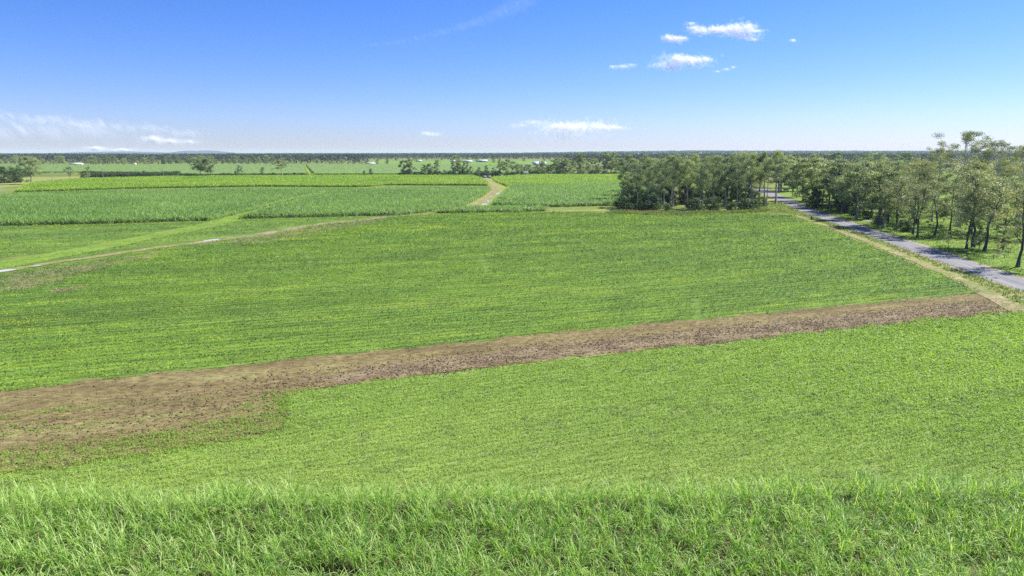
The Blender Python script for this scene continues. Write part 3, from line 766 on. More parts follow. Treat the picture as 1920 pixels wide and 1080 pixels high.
def plant(kind, xy, H, label, cat='tree', group=None, name='gum_tree', wide=1.0, v=None, rz=None, parts=('trunk', 'crown')):
    L = PROTO[kind]; i = random.randrange(len(L)) if v is None else v % len(L)
    tm, cm, H0, R0 = L[i]
    s = H / H0
    e = empty(name, (xy[0], xy[1], 0), random.uniform(0, 6.28) if rz is None else rz, (s * wide, s * wide, s))
    tag(e, label, cat, group)
    for m, pn in ((tm, parts[0]), (cm, parts[1])):
        o = bpy.data.objects.new(pn, m); C.objects.link(o); o.parent = e
    return e

ORD = ['leftmost', 'second', 'third', 'fourth', 'fifth', 'sixth', 'seventh', 'eighth', 'ninth', 'tenth', 'eleventh', 'twelfth', 'thirteenth', 'fourteenth', 'fifteenth', 'sixteenth',
       'seventeenth', 'eighteenth', 'nineteenth', 'twentieth']
def nth(i): return ORD[i] + (' from the left' if i else '')

# grove: front row by trunk pixel
grove = [(1178, 389, 322, 'gum_tall', .95), (1194, 387, 306, 'gum_tall', .8), (1216, 390, 296, 'gum_tall', .9), (1238, 392, 303, 'gum_tall', .85), (1256, 386, 292, 'gum_pale', .9), (1262, 388, 298, 'gum_pale', .8),
         (1288, 388, 299, 'gum_tall', .9), (1312, 392, 306, 'gum_tall', .9), (1338, 390, 291, 'gum_tall', 1), (1360, 386, 294, 'gum_pale', 1), (1380, 389, 291, 'gum_tall', .9), (1396, 386, 287, 'gum_tall', .9),
         (1407, 384, 289, 'gum_pale', .9), (1411, 384, 286, 'gum_pale', .8), (1432, 384, 283, 'gum_pale', .75), (1454, 382, 281, 'gum_pale', .9)]
for i, (u, v, vt, k, w) in enumerate(grove):
    look = 'pale trunked gum' if k == 'gum_pale' else 'tall dark green gum'
    plant(k, G(u, v), height_at(u, v, vt), '%s, %s along the front of the grove' % (look, nth(i)) if i < 14 else
          ('slender gum tree at the right end of the grove' if i == 14 else 'thick pale trunked gum tree standing alone beside the road bend'), group='front trees of the grove', wide=w, v=i)
for i in range(30):
    u = 1185 + (i % 12) * 21 + random.uniform(-8, 8); v = 380 - (i // 12) * 8 + random.uniform(-3, 3)
    plant('gum_tall' if i % 3 else 'gum_pale', G(u, v), height_at(u, v, random.uniform(284, 306)), 'gum tree inside the grove with only its upper crown showing', group='gum trees inside the grove')
# understorey of the grove
us = [(1168, 395), (1180, 397), (1192, 396), (1206, 397), (1222, 396), (1236, 396), (1252, 397), (1270, 396), (1286, 398), (1303, 397), (1320, 398), (1337, 397), (1353, 397), (1370, 397), (1384, 396), (1398, 396), (1412, 394), (1426, 388)]
us = [p for i, p in enumerate(us) if i not in (5, 7, 8, 10, 12, 14)]
for i, (u, v) in enumerate(us):
    lab = '%s shrub, %s along the foot of the grove' % (('dark rounded', 'bushy green')[i in (0, 1, 2, 4, 10, 11)], nth(i))
    plant('shrub', G(u, v - 1.5), [5.5, 3.2, 4.6, 2.4, 6.4, 2.8, 5.0][i % 7] if i < 10 else 4.2, lab, 'shrub', 'shrubs at the foot of the grove', 'shrub', random.uniform(.8, 1.1), parts=('stem', 'foliage'))
for i in range(22):
    u = 1178 + i * 11 + random.uniform(-6, 6); v = 380 + random.uniform(-8, 9)
    plant('dense', G(u, v), random.uniform(5, 13), 'dark understorey tree among the grove trunks', 'tree', 'dark understorey trees of the grove', 'understorey_tree', random.uniform(.7, .95))

FR = poly([(1140, 399.5), (1200, 403), (1262, 403.5), (1330, 401.5), (1405, 400.5), (1440, 396), (1425, 391), (1330, 398), (1250, 398), (1170, 395)])
mb = MB(); P = scatter(FR, 5.0)
nz = fbm(P[:, 0] * .2, P[:, 1] * .3, 161)
blades(mb, P, .03, .5 + 1.1 * nz, .12, 6, 2, np.clip(.02 + .9 * (nz - .42) + .25 * rs.rand(len(P)), 0, .8), .7, .8, .35)
tag(mb.build('grass', M['grass']), 'tall brown and green grass fringe along the foot of the grove', 'grass', kind='stuff')
# roadside forest: front row by trunk pixel
front = [(1541, 386, 304, 'gum_tall', .9), (1566, 391, 310, 'gum_tall', .8), (1592, 393, 318, 'ironbark', 1), (1627, 387, 316, 'gum_tall', .8), (1664, 421, 338, 'ironbark', .9), (1679, 432, 330, 'ironbark', 1.1),
         (1711, 440, 345, 'ironbark', .95), (1720, 446, 348, 'ironbark', 1), (1752, 442, 338, 'ironbark', 1), (1782, 445, 345, 'ironbark', 1), (1812, 467, 352, 'ironbark', .9), (1825, 464, 318, 'ironbark', 1.05),
         (1845, 472, 330, 'ironbark', 1.0), (1879, 466, 350, 'ironbark', 1), (1908, 501, 340, 'ironbark', .95)]
for i, (u, v, vt, k, w) in enumerate(front):
    look = 'dark trunked gum' if k == 'ironbark' else 'leafy green gum'
    w *= 1.15
    plant(k, G(u, v), height_at(u, v, vt), '%s, %s in the front row past the road' % (look, nth(i)), group='front row of roadside gum trees', wide=w, v=i)
big = [(1795, 425, 246, 'gum_big', .9, 'tallest gum tree with bare white limbs above the roadside forest'), (1853, 432, 262, 'gum_big', .75, 'tall gum with rounded bronze crown right of the tallest tree'),
       (1905, 440, 272, 'gum_big', .8, 'tall olive gum rising at the right edge'), (1748, 416, 276, 'gum_big', .7, 'tall gum with thin pale limbs left of the tallest tree')]
for i, (u, v, vt, k, w, lab) in enumerate(big):
    plant(k, G(u, v), height_at(u, v, vt), lab, group='tall gums above the roadside forest', wide=w, v=i)
n = 0
tries = 0
spots = [tuple(G(u, v)) for u, v, *_ in front + big]
def clear_of(xy, dmin):
    return all((xy[0] - a) ** 2 + (xy[1] - b) ** 2 > dmin * dmin for a, b in spots)
while n < 125 and tries < 12000:
    tries += 1
    u = random.uniform(1450, 1720) if n < 90 else random.uniform(1640, 2050)
    v = np.interp(u, [1450, 1535, 1617, 1720], [362, 395, 423, 457]) - 7 - 75 * random.random() ** 1.4 if n < 90 else random.uniform(350, 460)
    if v < 322: continue
    # stay right of the road
    vr = np.interp(u, [1458, 1535, 1617, 1725, 1806, 1920, 2060], [366, 395, 423, 458, 487, 523, 570])
    if v > vr - 7 or (v > vr - 22 and random.random() < .6): continue
    xy = G(u, v)
    if not clear_of(xy, 3.0 if u < 1650 else (7.5 if v > 395 else 4.5)): continue
    near = v > 385 + (u - 1600) * .06
    vt = np.interp(u, [1470, 1560, 1650, 1700, 1760, 1820, 1920], [292, 300, 304, 300, 298, 294, 298]) + random.uniform(-4, 18)
    H = float(np.clip(height_at(u, v, vt), 8, 20))
    spots.append(tuple(xy))
    plant('ironbark' if u > 1680 or random.random() < .3 else ('belt' if random.random() < .6 else 'gum_tall'), xy, H, 'gum tree standing deep in the roadside forest behind the front row' , group='gum trees within the roadside forest', wide=random.uniform(1.0, 1.3) if u < 1650 else random.uniform(1.0, 1.3))
    n += 1
n = 0; tries = 0
while n < 34 and tries < 4000:
    tries += 1
    u = random.uniform(1500, 1960); v = random.uniform(385, 500)
    vr = np.interp(u, [1458, 1535, 1617, 1725, 1806, 1920, 2060], [366, 395, 423, 458, 487, 523, 570])
    if v > vr - 9: continue
    xy = G(u, v)
    if not clear_of(xy, 1.6): continue
    spots.append(tuple(xy)); n += 1
    plant('sapling', xy, random.uniform(2.5, 6), 'slender young gum sapling in the grass under the roadside forest', 'sapling', 'saplings under the roadside forest', 'sapling')
for i, (u, v, H) in enumerate([(1522, 390, 8.5), (1532, 391, 7)]):
    plant('dense', G(u, v), H, ['large black green bush beside the road, left of the pair', 'smaller dark bush beside the road, right of the pair'][i], 'bush', 'dark roadside bushes', 'bush', .85, parts=('stem', 'foliage'))
for i, u in enumerate([1580, 1602, 1625, 1650, 1696]):
    v = np.interp(u, [1458, 1535, 1617, 1725], [366, 395, 423, 458]) - 14
    plant('shrub', G(u, v), random.uniform(3, 5), '%s among low leafy shrubs on the right road verge' % nth(i), 'shrub', 'shrubs on the right road verge', 'shrub', .9, parts=('stem', 'foliage'))
# trees behind the road bend
for i in range(20):
    u = random.uniform(1440, 1720); v = random.uniform(304, 330)
    plant('belt', G(u, v), height_at(u, v, random.uniform(285, 297)), 'distant rounded tree behind the roadside forest', group='distant trees behind the roadside forest', wide=random.uniform(1, 1.4))

# middle belt
belt = [(757, 331, 300, 1), (771, 331, 298, .95), (795, 331, 308, .9), (806, 331, 306, .9), (818, 331, 299, .8), (833, 331, 318, 1.1), (853, 331, 291, .8), (862, 331, 302, .8), (872, 331, 301, .8), (884, 331, 311, .8),
        (897, 332, 313, .8), (912, 331, 310, .85), (926, 331, 314, .85), (938, 331, 298, .7), (948, 331, 298, .85)]
for i, (u, v, vt, w) in enumerate(belt):
    plant('belt', G(u, v), height_at(u, v, vt), 'gum tree, %s in the open belt behind the yellowish cane' % nth(i), group='open belt of gum trees', wide=w, v=i)
for i in range(42):
    u = 962 + i * 5.3 + random.uniform(-4, 4); v = random.uniform(323, 329)
    vt = random.choice([296, 300, 305, 310]) if i > 14 else random.choice([302, 308, 314])
    if i in (23, 24): vt = 286
    if i in (33, 34): vt = 285
    plant('belt', G(u, v), height_at(u, v, vt), 'gum tree in the dense belt behind the right cane block', group='dense belt of gum trees', wide=random.uniform(.85, 1.3))
for i in range(30):
    u = 755 + i * 14 + random.uniform(-5, 5)
    plant('shrub', G(u, 329.5 + (u < 960) * 1.2), random.uniform(3, 6), 'low dark shrub at the foot of the middle tree belt', 'shrub', 'shrubs under the middle tree belt', 'shrub', 1.3, parts=('stem', 'foliage'))
# left paddock
pad = [('paddock', 60, 345.5, 293, .95, 'large spreading gum with bare trunk at the left of the paddock', 'tree', 'gum_tree'),
       ('dense', 8, 343, 312, 1.6, 'broad grey green bush at the left edge of the view', 'bush', 'bush'),
       ('dense', 33, 342, 314, 1.5, 'broad grey bush left of the spreading paddock gum', 'bush', 'bush'),
       ('belt', 132, 336, 312, .95, 'small leaning tree with bronze crown in the left paddock', 'tree', 'gum_tree'),
       ('dense', 158, 335, 320, 1.1, 'dark rounded bush beside the orchard rows', 'bush', 'bush'),
       ('belt', 167, 334, 312, .7, 'thin tree rising from the dark bush beside the orchard', 'tree', 'gum_tree'),
       ('paddock', 376, 333, 291, 1.0, 'larger of the twin trees behind the yellowish cane', 'tree', 'gum_tree'),
       ('paddock', 391, 333, 296, .85, 'paler right tree of the twin trees behind the yellowish cane', 'tree', 'gum_tree'),
       ('belt', 450, 330, 309, .9, 'small round tree right of the twin trees', 'tree', 'gum_tree'),
       ('dense', 442, 330, 320, .55, 'tiny dark conical tree beside the small round tree', 'tree', 'conifer'),
       ('belt', 492, 330, 313, .95, 'small bushy tree left of the white trunked gum', 'tree', 'gum_tree'),
       ('gum_pale', 529, 331, 299, 1.9, 'white trunked gum with open fan shaped crown', 'tree', 'gum_tree'),
       ('dense', 683, 329.5, 319.5, .6, 'smaller of two lone dark trees in the far middle paddock', 'tree', 'lone_tree'),
       ('dense', 695, 329.5, 316, .65, 'taller of two lone dark trees in the far middle paddock', 'tree', 'lone_tree'),
       ('dense', 307, 309, 291, .55, 'tall black green pine in the far left tree line', 'tree', 'pine_tree')]
for i, (k, u, v, vt, w, lab, cat, nm) in enumerate(pad):
    plant(k, G(u, v), height_at(u, v, vt), lab, cat, None, nm, w, v=i)
# orchard rows
for r in range(4):
    for i in range(17):
        u = 172 + i * 9.6 + r * 3 + random.uniform(-1, 1); v = 332.6 - r * 1.3 - i * .05
        plant('shrub', G(u, v), random.uniform(3.2, 4.4), 'dark rounded orchard bush in clipped rows of the left paddock', 'bush', 'orchard bushes in rows', 'orchard_bush', 1.0, parts=('stem', 'foliage'))
for i in range(36):
    u = 340 + i * 6.6 + random.uniform(-2, 2)
    if 574 < u < 590: continue
    plant('shrub', G(u, 330.3), random.uniform(1.8, 3.4), 'low dark hedge bush along the front of the far left cane', 'bush', 'hedge bushes before the far left cane', 'hedge_bush', 1.3, parts=('stem', 'foliage'))
# distant tree line: a wood that reads as one mass
mb = MB()
for i in range(120):
    u = -60 + i * 6.6 + random.uniform(-3, 3); v = 308.8 - random.uniform(0, 1.8)
    if 690 < u < 740 and random.random() < .6: continue
    vt = 290 + 5 * float(fbm(np.array([u * .02]), np.array([0.]), 7)[0]) + random.uniform(-3, 9) + (6 if u > 540 else 0)
    tv, tf, cv, cf, ct, H0 = RAW['far'][i % 5]
    k = height_at(u, v, vt) / H0; w_ = k * random.uniform(.8, 1.2); an = random.uniform(0, 6.28)
    tv_ = random.uniform(-.3, .35)
    x, y = G(u, v); ca, sa = math.cos(an), math.sin(an)
    for vv, ff, tt, mi in ((tv, tf, .5, 0), (cv, cf, np.clip(ct + tv_, 0, 1), 1)):
        q = np.c_[(vv[:, 0] * ca - vv[:, 1] * sa) * w_ + x, (vv[:, 0] * sa + vv[:, 1] * ca) * w_ + y, vv[:, 2] * k]
        mb.add(q, ff, tt, mi)
tag(mb.build('tree_line', [M['bark_mid'], M['far_leaf']]), 'long grey green wood beyond the far cane paddocks', 'wood', kind='stuff')
for i in range(24):
    u = 745 + i * 30 + random.uniform(-8, 8); v = random.uniform(300, 306)
    plant('far', G(u, v), height_at(u, v, 292 + random.uniform(-1, 5)), 'small distant tree scattered around the far white sheds', group='trees around the far sheds', wide=random.uniform(.8, 1.2))

# far forest: one mass
mb = MB()
d = 1500.0
while d < 10500:
    sp_ = 7.0 * (d / 1500) ** .9
    x = np.arange(-.85 * d, .85 * d, sp_); x = x + rs.randn(len(x)) * sp_ * .35
    y = d + rs.randn(len(x)) * d * .012
    u, v = project(x, y)
    open_ = (u > 690) & (u < 1060) & (y < 2350)
    clear_ = (u > 262) & (u < 308) & (y > 2300) & (y < 3600)
    k = ~(open_ | clear_)
    x, y, u = x[k], y[k], u[k]
    rise = np.clip((y - 3000) / 4500, 0, 1) * np.interp(u, [0, 300, 700, 950, 1150, 1300, 1500, 1920], [0, 0, 3, 6, 24, 34, 30, 30])
    tall = 11 + 9 * fbm(x * .006, y * .004, 131) + rs.rand(len(x)) * 4
    nl = 11 if d < 4000 else 7
    R_ = 3.6 * (d / 1500) ** .55
    c = np.stack([np.repeat(x, nl), np.repeat(y, nl), np.repeat(rise, nl)], 1)
    off = rs.randn(len(c), 3) * np.array([R_ * .55, R_ * .55, 0]); zz = rs.rand(len(c)) ** .6
    off[:, 2] = zz * np.repeat(tall, nl) * .97
    nr = rs.randn(len(c), 3); nr[:, 2] = np.abs(nr[:, 2]) + .3
    vv, f = leaf_quads(c + off, nr, R_ * (.8 + .7 * rs.rand(len(c))), .8)
    mb.add(vv, f, np.clip(np.repeat(.4 + .35 * (rs.rand(len(x)) - .5), nl) + rs.randn(len(c)) * .08, 0, 1))
    d *= 1.035
tag(mb.build('far_forest', M['forest_leaf']), 'blue green forest covering the plain to the horizon', 'forest', kind='stuff')

# hills beyond
def hill(us, label, dist=11000.0):
    xs = []; 
    prof = []
    for u, v in us:
        x = (u - 960) / F * dist / cp
        Y = F * cp + (540 - v) * sp; Z = -F * sp + (540 - v) * cp
        xs.append((u - 960) / Y * dist); prof.append(max(1, CAM_H + dist * Z / Y))
    xx = np.linspace(xs[0], xs[-1], 70); zz = np.interp(xx, xs, prof) + 6 * (fbm(xx * .006, xx * 0, 141) - .5)
    V = []; n = len(xx); m = 9
    for j in range(m):
        t = j / (m - 1) * 2 - 1
        prof_j = math.cos(t * math.pi / 2) ** .8
        for i in range(n): V.append((xx[i] * (1 + .0 * t), dist + t * 900, max(-1, zz[i] * prof_j * (1 + .08 * (random.random() - .5)) - 1)))
    Fq = [(j*n+i, j*n+i+1, (j+1)*n+i+1, (j+1)*n+i) for j in range(m-1) for i in range(n-1)]
    mb = MB(); mb.add(V, Fq); tag(mb.build('hills', M['hill'], smooth=True), label, 'hills', kind='structure')
hill([(335, 288), (347, 284.5), (356, 282.3), (366, 283), (372, 284), (382, 282.4), (392, 281.8), (402, 283.5), (420, 285), (438, 287.5)], 'pale violet twin peaked hill on the left horizon')
hill([(90, 288), (150, 285.5), (190, 284.5), (240, 284), (285, 285), (305, 287.5)], 'long low pale hill on the far left horizon')

# ------------------------------------------------------------------ small things
def shed(u, v, w, dep, h, label, wall='shed_wall', roof='white_metal', rz=0.0, name='shed', rise=1.3, cat='shed'):
    x, y = G(u, v)
    e = tag(empty(name, (x, y, 0), rz), label, cat)
    m = MB(); box(m, -w/2, w/2, 0, dep, 0, h)
    m.add([(-w/2, 0, h), (-w/2, dep, h), (-w/2, dep/2, h + rise)], [(0, 2, 1)]); m.add([(w/2, 0, h), (w/2, dep, h), (w/2, dep/2, h + rise)], [(0, 1, 2)])
    m.build('wall', M[wall], e)
    m = MB(); o = .5
    for s in (0, 1):
        y0, y1 = (-o, dep/2) if s == 0 else (dep/2, dep + o)
        z0, z1 = (h - .3, h + rise) if s == 0 else (h + rise, h - .3)
        m.add([(-w/2-o, y0, z0+.05), (w/2+o, y0, z0+.05), (w/2+o, y1, z1+.05), (-w/2-o, y1, z1+.05), (-w/2-o, y0, z0+.2), (w/2+o, y0, z0+.2), (w/2+o, y1, z1+.2), (-w/2-o, y1, z1+.2)],
              [(0,3,2,1),(4,5,6,7),(0,1,5,4),(1,2,6,5),(2,3,7,6),(3,0,4,7)])
    m.build('roof', M[roof], e)
    m = MB(); box(m, -w*.18, w*.08, -.06, .0, .02, h*.8); m.build('door', M['dark_open'], e)
    m = MB(); box(m, w*.22, w*.34, -.05, .0, h*.4, h*.75); m.build('window', M['dark_open'], e)
    return e
shed(141, 309.6, 22, 9, 2.6, 'long white shed at the foot of the far left tree line')
shed(250, 309.4, 7, 6, 2.6, 'small white farmhouse with reddish roof near the far tree line', 'white_paint', 'tile', name='farmhouse', cat='house')
shed(3, 299, 16, 12, 9, 'white roofed building above trees at the left edge', name='farmhouse', cat='house', wall='white_paint')
shed(695, 308.8, 16, 8, 2.5, 'pale open shed behind the far middle paddock')
shed(786, 303.2, 12, 9, 2.8, 'small white shed at the left of the far shed row')
shed(848, 303.2, 12, 9, 2.8, 'white shed left of the tall belt gum')
shed(878, 304.6, 18, 12, 3.2, 'white shed just left of the longest far shed')
shed(903, 304.0, 28, 14, 4.2, 'longest bright white shed in the far middle')
shed(1004, 309.6, 11, 9, 4, 'blue grey roofed house, left of the pair behind the belt', 'white_paint', 'grey_metal', name='farmhouse', rise=2.4, cat='house')
shed(1017, 309.4, 14, 9, 3.4, 'blue grey roofed house, right of the pair behind the belt', 'white_paint', 'grey_metal', name='farmhouse', rise=2.2, cat='house')
shed(1321, 312, 9, 8, 6, 'white roof peeking through the grove crowns', name='farmhouse', cat='house')
shed(1546, 304, 14, 10, 5, 'house with terracotta roof beyond the road bend', 'white_paint', 'tile', name='farmhouse', cat='house')
# water tower
x, y = G(649, 305)
e = tag(empty('water_tank', (x, y, 0)), 'white water tank on legs before the far forest', 'water tank')
m = MB(); tube(m, [(0, 0, 7), (0, 0, 11)], 2.2, 12); tube(m, [(0, 0, 11), (0, 0, 11.9)], [2.2, .2], 12); m.build('tank', M['white_paint'], e)
for sx in (-1, 1):
    for sy in (-1, 1):
        m = MB(); tube(m, [(sx*1.8, sy*1.8, 0), (sx*1.4, sy*1.4, 7)], .14, 6); m.build('leg', M['grey_metal'], e)
# small trailer-like white tank at field corner
x, y = G(986, 330.5)
e = tag(empty('water_trailer', (x, y, 0)), 'small white water trailer at the belt foot beside the yellowish cane', 'trailer')
m = MB(); tube(m, [(-2.2, 0, 3.5), (2.2, 0, 3.5)], [.9, .9], 10); tube(m, [(-2.25, 0, 3.5), (-2.2, 0, 3.5)], [.2, .9], 10); m.build('tank', M['white_paint'], e)
m = MB(); box(m, -2.3, 2.9, -.7, .7, 2.35, 2.55); box(m, -.1, .1, -.6, .6, 0, 2.35); m.build('frame', M['grey_metal'], e)
for sy in (-1, 1):
    m = MB(); tube(m, [(0, sy * .75, .45), (0, sy * .95, .45)], [.45, .45], 12); m.build('wheel', M['dark_open'], e)
# concrete blocks at lane end
proto_blk = None
for i, (u, lab) in enumerate([(908, 'grey concrete block, left of two at the lane end'), (917, 'grey concrete block, right of two at the lane end')]):
    x, y = G(u, 333.8)
    m = MB(); v8 = np.array([(-2,-1,0),(2,-1,0),(2,1,0),(-2,1,0),(-1.7,-.8,2.0),(1.7,-.8,2.0),(1.7,.8,2.0),(-1.7,.8,2.0)])
    m.add(v8, [(0,3,2,1),(4,5,6,7),(0,1,5,4),(1,2,6,5),(2,3,7,6),(3,0,4,7)])
    box(m, -.25, .25, -.12, .12, 2.0, 2.25)
    tag(m.build('concrete_block', M['concrete'], loc=(x, y, 0)), lab, 'concrete block', 'blocks at the lane end')
# power poles
def power_pole(u, v, vt, label, rz=0.0):
    x, y = G(u, v); H = height_at(u, v, vt)
    e = tag(empty('power_pole', (x, y, 0), rz), label, 'power pole', 'power poles')
    m = MB(); tube(m, [(0, 0, -.2), (0, 0, H * .5), (0, 0, H)], [.19, .16, .13], 8); m.build('shaft', M['pole_wood'], e)
    for k, z in enumerate((H - .5, H - 1.6)):
        m = MB(); box(m, -1.15, 1.15, -.19, -.07 - .02, z, z + .16)
        ar = m.build('crossarm', M['pole_wood'], e)
        for xx in (-1.0, -.4, .4, 1.0):
            q = MB(); tube(q, [(xx, -.14, z + .16), (xx, -.14, z + .3), (xx, -.14, z + .36)], [.05, .08, .03], 6); q.build('insulator', M['ceramic'], ar)
power_pole(99, 338, 317, 'left power pole in the open pasture behind the spreading gum')
power_pole(132, 340, 318, 'power pole standing before the small bronze tree')
power_pole(194, 337, 315, 'power pole beside the orchard rows', .3)
power_pole(1, 378, 352, 'power pole at the left edge beside the cane', .5)
power_pole(307, 335, 315, 'thin power pole at the right end of the orchard', .3)
power_pole(1137, 329, 309, 'pale power pole before the dense tree belt', .2)
power_pole(1437, 388, 327, 'double armed power pole at the road end of the grove', .4)
# guide posts
for i, (u, v, lab) in enumerate([(1539, 409, 'white guide post on the left verge of the road'), (1552.5, 400, 'white guide post on the right edge of the road')]):
    x, y = G(u, v)
    e = tag(empty('guide_post', (x, y, 0)), lab, 'guide post', 'roadside guide posts')
    m = MB(); box(m, -.06, .06, -.025, .025, 0, 1.05); m.build('post', M['white_paint'], e)
    m = MB(); box(m, -.04, .04, -.034, -.028, .8, .95); m.build('reflector', M['red'], e)
x, y = G(1521, 411)
m = MB(); tube(m, [(0, 0, -.05), (.03, 0, .4), (.1, .05, .9)], [.38, .3, .22], 9); tube(m, [(.25, 0, .15), (.6, .1, .5)], [.12, .08], 6)
tag(m.build('tree_stump', M['bark_dark'], loc=(x, y, 0)), 'short dark tree stump on the left road verge', 'stump')
# timber barrier right
x, y = G(1873, 485)
e = tag(empty('rail_barrier', (x, y, 0), .15), 'low grey timber rail barrier under the right trees', 'barrier')
for sx in (-1.3, 1.3):
    m = MB(); tube(m, [(sx, 0, -.1), (sx, 0, 1.0)], .08, 7); m.build('post', M['pole_wood'], e)
m = MB(); tube(m, [(-1.6, -.1, .9), (1.6, -.1, .92)], .07, 7); m.build('rail', M['pole_wood'], e)
# white sign on trunk
x, y = G(1812, 467)
m = MB(); box(m, -.22, .22, -.02, .02, -.28, .28)
tag(m.build('notice_plate', M['white_paint'], loc=(x - .05, y - .36, 1.5)), 'small white notice plate fixed low on a leaning trunk', 'sign')
# pale dead stump
x, y = G(1880, 471)
m = MB(); tube(m, [(0, 0, -.1), (.05, 0, .8), (.0, .1, 1.6)], [.22, .18, .1], 8); tube(m, [(.1, 0, .9), (.5, .1, 1.6)], [.14, .06], 6)
tag(m.build('tree_stump', M['bark_mid'], loc=(x, y, 0)), 'pale broken stump under the right trees', 'stump')
# pale rubbish pile in the field
x, y = G(123, 544)
m = MB()
for i in range(14):
    bx, by, s = rs.randn() * .9, rs.randn() * .4, .06 + .08 * rs.rand()
    m.add(oc * s * (.7 + .6 * rs.rand(6, 3)) + [bx, by, .08 + s * .4], of)
tag(m.build('rubble', M['concrete'], loc=(x, y, 0)), 'pale rubble on the bare patch in the dark field', 'rubble', kind='stuff')

# ------------------------------------------------------------------ clouds: real flecks in a volume far away
def discs(cen, nrm, rad, k=8):
    n = len(cen); nrm = nrm / (np.linalg.norm(nrm, axis=1)[:, None] + 1e-9)
    r = rs.randn(n, 3); a = np.cross(nrm, r); a /= np.linalg.norm(a, axis=1)[:, None] + 1e-9
    b = np.cross(nrm, a); th = np.arange(k) * 2 * math.pi / k
    v = cen[:, None, :] + rad[:, None, None] * (np.cos(th)[None, :, None] * a[:, None, :] + np.sin(th)[None, :, None] * b[:, None, :])
    return v.reshape(-1, 3), np.arange(n * k).reshape(n, k)
def cloud(blobs, label, tau=3.0, dist=40000.0, fleck=.7, depth=.3, soft=1.0, mat='cloud', alpha=.05, ragged=.55):
    """blobs: (u, v, half width px, half height px, weight) in the direction of the photo; true size at dist"""
    mb = MB(); P = []; S = []
    for b in blobs:
        sx, sz = b[2] * dist / F, b[3] * dist / F
        r0 = fleck * sz
        k = int(tau * b[4] * math.pi * sx * sz / (alpha * 1.6 * r0 * r0)) + 8
        q = rs.randn(k, 3); q /= np.linalg.norm(q, axis=1)[:, None]
        rad = (rs.rand(k) ** .5 * (1 + .3 * soft * np.abs(rs.randn(k)))) if mat == 'cloud' else np.abs(rs.randn(k)) * .75
        q *= rad[:, None]
        th = np.arctan2(q[:, 2], q[:, 0])
        w = fbm(np.cos(th) * 1.7 + b[0], np.sin(th) * 1.7 + b[1] + q[:, 1] * .5, 151, 4)
        q *= (1 - ragged + 2 * ragged * w)[:, None]
        Y = F * cp + (540 - b[1]) * sp; Z = -F * sp + (540 - b[1]) * cp
        c = np.array([(b[0] - 960) / Y * dist, dist, CAM_H + Z / Y * dist])
        P.append(c + q * np.array([sx, sx * depth, sz])); S.append(r0 * (1.25 - .75 * np.clip(rad, 0, 1)) * (.5 + .8 * rs.rand(k)))
    P = np.concatenate(P); S = np.concatenate(S)
    v, f = discs(P, rs.randn(len(P), 3) * .75 + np.array([.61, .33, .72]) * 1.3, S)
    mb.add(v, f)
    return tag(mb.build('cloud', M[mat]), label, 'cloud')
cloud([(1300, 52, 12, 4, .8), (1312, 57, 22, 7, 1), (1345, 56, 34, 8, 1.1), (1380, 57, 34, 11, .8), (1402, 52, 22, 10, .6), (1398, 68, 22, 7, .6), (1418, 58, 20, 3.5, .5), (1412, 74, 16, 3, .6), (1296, 44, 12, 3, .5)], 'largest bright white cloud at the upper right', 1.4)
cloud([(1253, 72, 14, 7, 1), (1270, 74, 18, 6, 1), (1282, 72, 10, 4, .7)], 'small white cloud left of the largest cloud', 1.6)
cloud([(1240, 122, 26, 5, .6), (1268, 112, 32, 10, 1.1), (1300, 114, 34, 9, 1.1), (1322, 112, 18, 5, .7), (1260, 128, 24, 5, .8)], 'white cloud below the largest cloud', 1.3)
cloud([(1150, 126, 10, 4, .8), (1170, 125, 16, 4, .8), (1185, 122, 10, 3, .8)], 'thin short wisp left of the lower white cloud', .8, soft=1.4)
cloud([(1345, 134, 14, 2.5, .7), (1362, 130, 14, 3, .7), (1375, 126, 10, 3, .6)], 'faint slanting wisp right of the lower white cloud', .25, soft=1.8, alpha=.02, mat='veil')
cloud([(1487, 76, 9, 3, 1)], 'tiny faint cloud puff at the far right', .5, soft=1.4, alpha=.02, mat='veil')
cloud([(975, 236, 26, 4, .5), (1000, 230, 24, 5, .7), (1045, 238, 45, 9, .9), (1075, 240, 60, 12, 1), (1120, 238, 46, 10, 1), (1150, 240, 30, 4, .8), (1060, 252, 50, 9, .6)], 'broad low cloud bank above the middle horizon', 1.1, soft=1.5)
cloud([(800, 252, 12, 5, 1), (815, 252, 14, 4, .8)], 'small low cloud puff left of the broad cloud bank', 1.2, soft=1.3)
cloud([(290, 262, 50, 10, 1), (320, 266, 60, 7, .8), (355, 266, 50, 5, .6)], 'soft pale cloud low above the left horizon', .55, soft=2, alpha=.02, mat='veil', fleck=.8)
cloud([(180, 279, 50, 5, 1), (230, 281, 50, 3, 1)], 'white cloud bank resting on the left horizon', 1.0, soft=1.5, alpha=.02, mat='veil', fleck=.8)
cloud([(-60 + i * 28, 212 + i * 2.5 + 4 * math.sin(i * 1.9), 60, 7, .8) for i in range(16)] + [(-40 + i * 40, 245 + 3 * math.sin(i * 2.3), 70, 14, .7) for i in range(7)], 'thin veil of cloud at the left edge of the sky', .085, soft=2.4, alpha=.02, mat='veil', fleck=1.3)
cloud([(680 + i * 9, 86 - 13 * (i / 14) - 52 * (i / 34) ** 2.2 * (i / 34 > .3), 26, 2 + 9 * (i / 34) ** 1.5, .9) for i in range(36)], 'faint cirrus streak rising across the upper sky', .008, soft=1.8, alpha=.008, mat='cirrus', fleck=1.3)

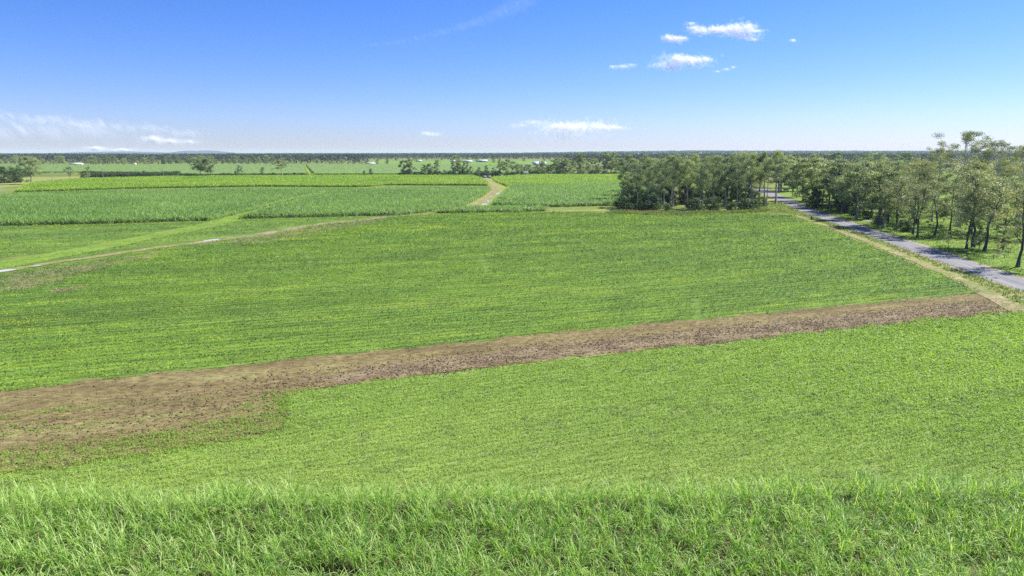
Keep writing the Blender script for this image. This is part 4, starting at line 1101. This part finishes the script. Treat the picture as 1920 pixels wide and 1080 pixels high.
# ------------------------------------------------------------------ haze
def haze():
    m, nt, out = new_mat('haze air')
    p = nt.nodes.new('ShaderNodeVolumePrincipled')
    p.inputs['Color'].default_value = (.74, .88, 1.0, 1); p.inputs['Density'].default_value = 5e-5; p.inputs['Anisotropy'].default_value = 0.0
    nt.links.new(p.outputs[0], out.inputs['Volume'])
    mb = MB(); box(mb, -14300, 14300, -900, 14300, -3, 72)
    o = mb.build('haze', m); tag(o, 'thin blue haze over the distant plain', 'haze', kind='stuff')
    o.display_type = 'WIRE'
haze()

# ------------------------------------------------------------------ light, sky, camera
EL, AZ = math.radians(46), math.radians(62)
sd = Vector((math.sin(AZ) * math.cos(EL), math.cos(AZ) * math.cos(EL), math.sin(EL)))
sl = bpy.data.lights.new('sun', 'SUN'); sl.energy = 4.6; sl.angle = math.radians(.53); sl.color = (1, .96, .88)
so = bpy.data.objects.new('sun', sl); C.objects.link(so); so.rotation_euler = sd.to_track_quat('Z', 'Y').to_euler(); so.location = (200, 100, 200)

w = bpy.data.worlds.new('World'); SC.world = w; w.use_nodes = True
nt = w.node_tree; nt.nodes.clear()
sky = nt.nodes.new('ShaderNodeTexSky'); sky.sky_type = 'NISHITA'; sky.sun_disc = False
sky.sun_elevation = EL; sky.sun_rotation = AZ; sky.altitude = 100; sky.air_density = 1.0; sky.dust_density = .2; sky.ozone_density = 5.0
bg = nt.nodes.new('ShaderNodeBackground'); bg.inputs[1].default_value = .052
hs = nt.nodes.new('ShaderNodeHueSaturation'); hs.inputs['Saturation'].default_value = 1.24
nt.links.new(sky.outputs[0], hs.inputs['Color']); mt = nt.nodes.new('ShaderNodeMix'); mt.data_type = 'RGBA'; mt.blend_type = 'MULTIPLY'; mt.inputs[0].default_value = 1; mt.inputs[7].default_value = (.95, .99, 1.53, 1)
nt.links.new(hs.outputs[0], mt.inputs[6]); nt.links.new(mt.outputs[2], bg.inputs[0])
wo = nt.nodes.new('ShaderNodeOutputWorld'); nt.links.new(bg.outputs[0], wo.inputs[0])

cd = bpy.data.cameras.new('camera'); co = bpy.data.objects.new('camera', cd); C.objects.link(co)
cd.sensor_width = 36; cd.lens = 36 * F / 1920; cd.clip_start = .5; cd.clip_end = 90000
co.location = (0, 0, CAM_H); co.rotation_euler = (math.pi / 2 - PITCH, 0, 0)
SC.camera = co
SC.render.resolution_x, SC.render.resolution_y = 1024, 576
SC.view_settings.view_transform = 'Standard'; SC.view_settings.look = 'None'
SC.view_settings.exposure = 1.1; SC.view_settings.gamma = 1
SC.render.engine = 'CYCLES'
SC.cycles.max_bounces = 24; SC.cycles.diffuse_bounces = 24; SC.cycles.transmission_bounces = 24; SC.cycles.volume_bounces = 1
SC.cycles.transparent_max_bounces = 400
SC.cycles.use_denoising = False
SC.cycles.denoiser = 'OPENIMAGEDENOISE'; SC.cycles.denoising_input_passes = 'RGB_ALBEDO_NORMAL'; SC.cycles.denoising_prefilter = 'ACCURATE'
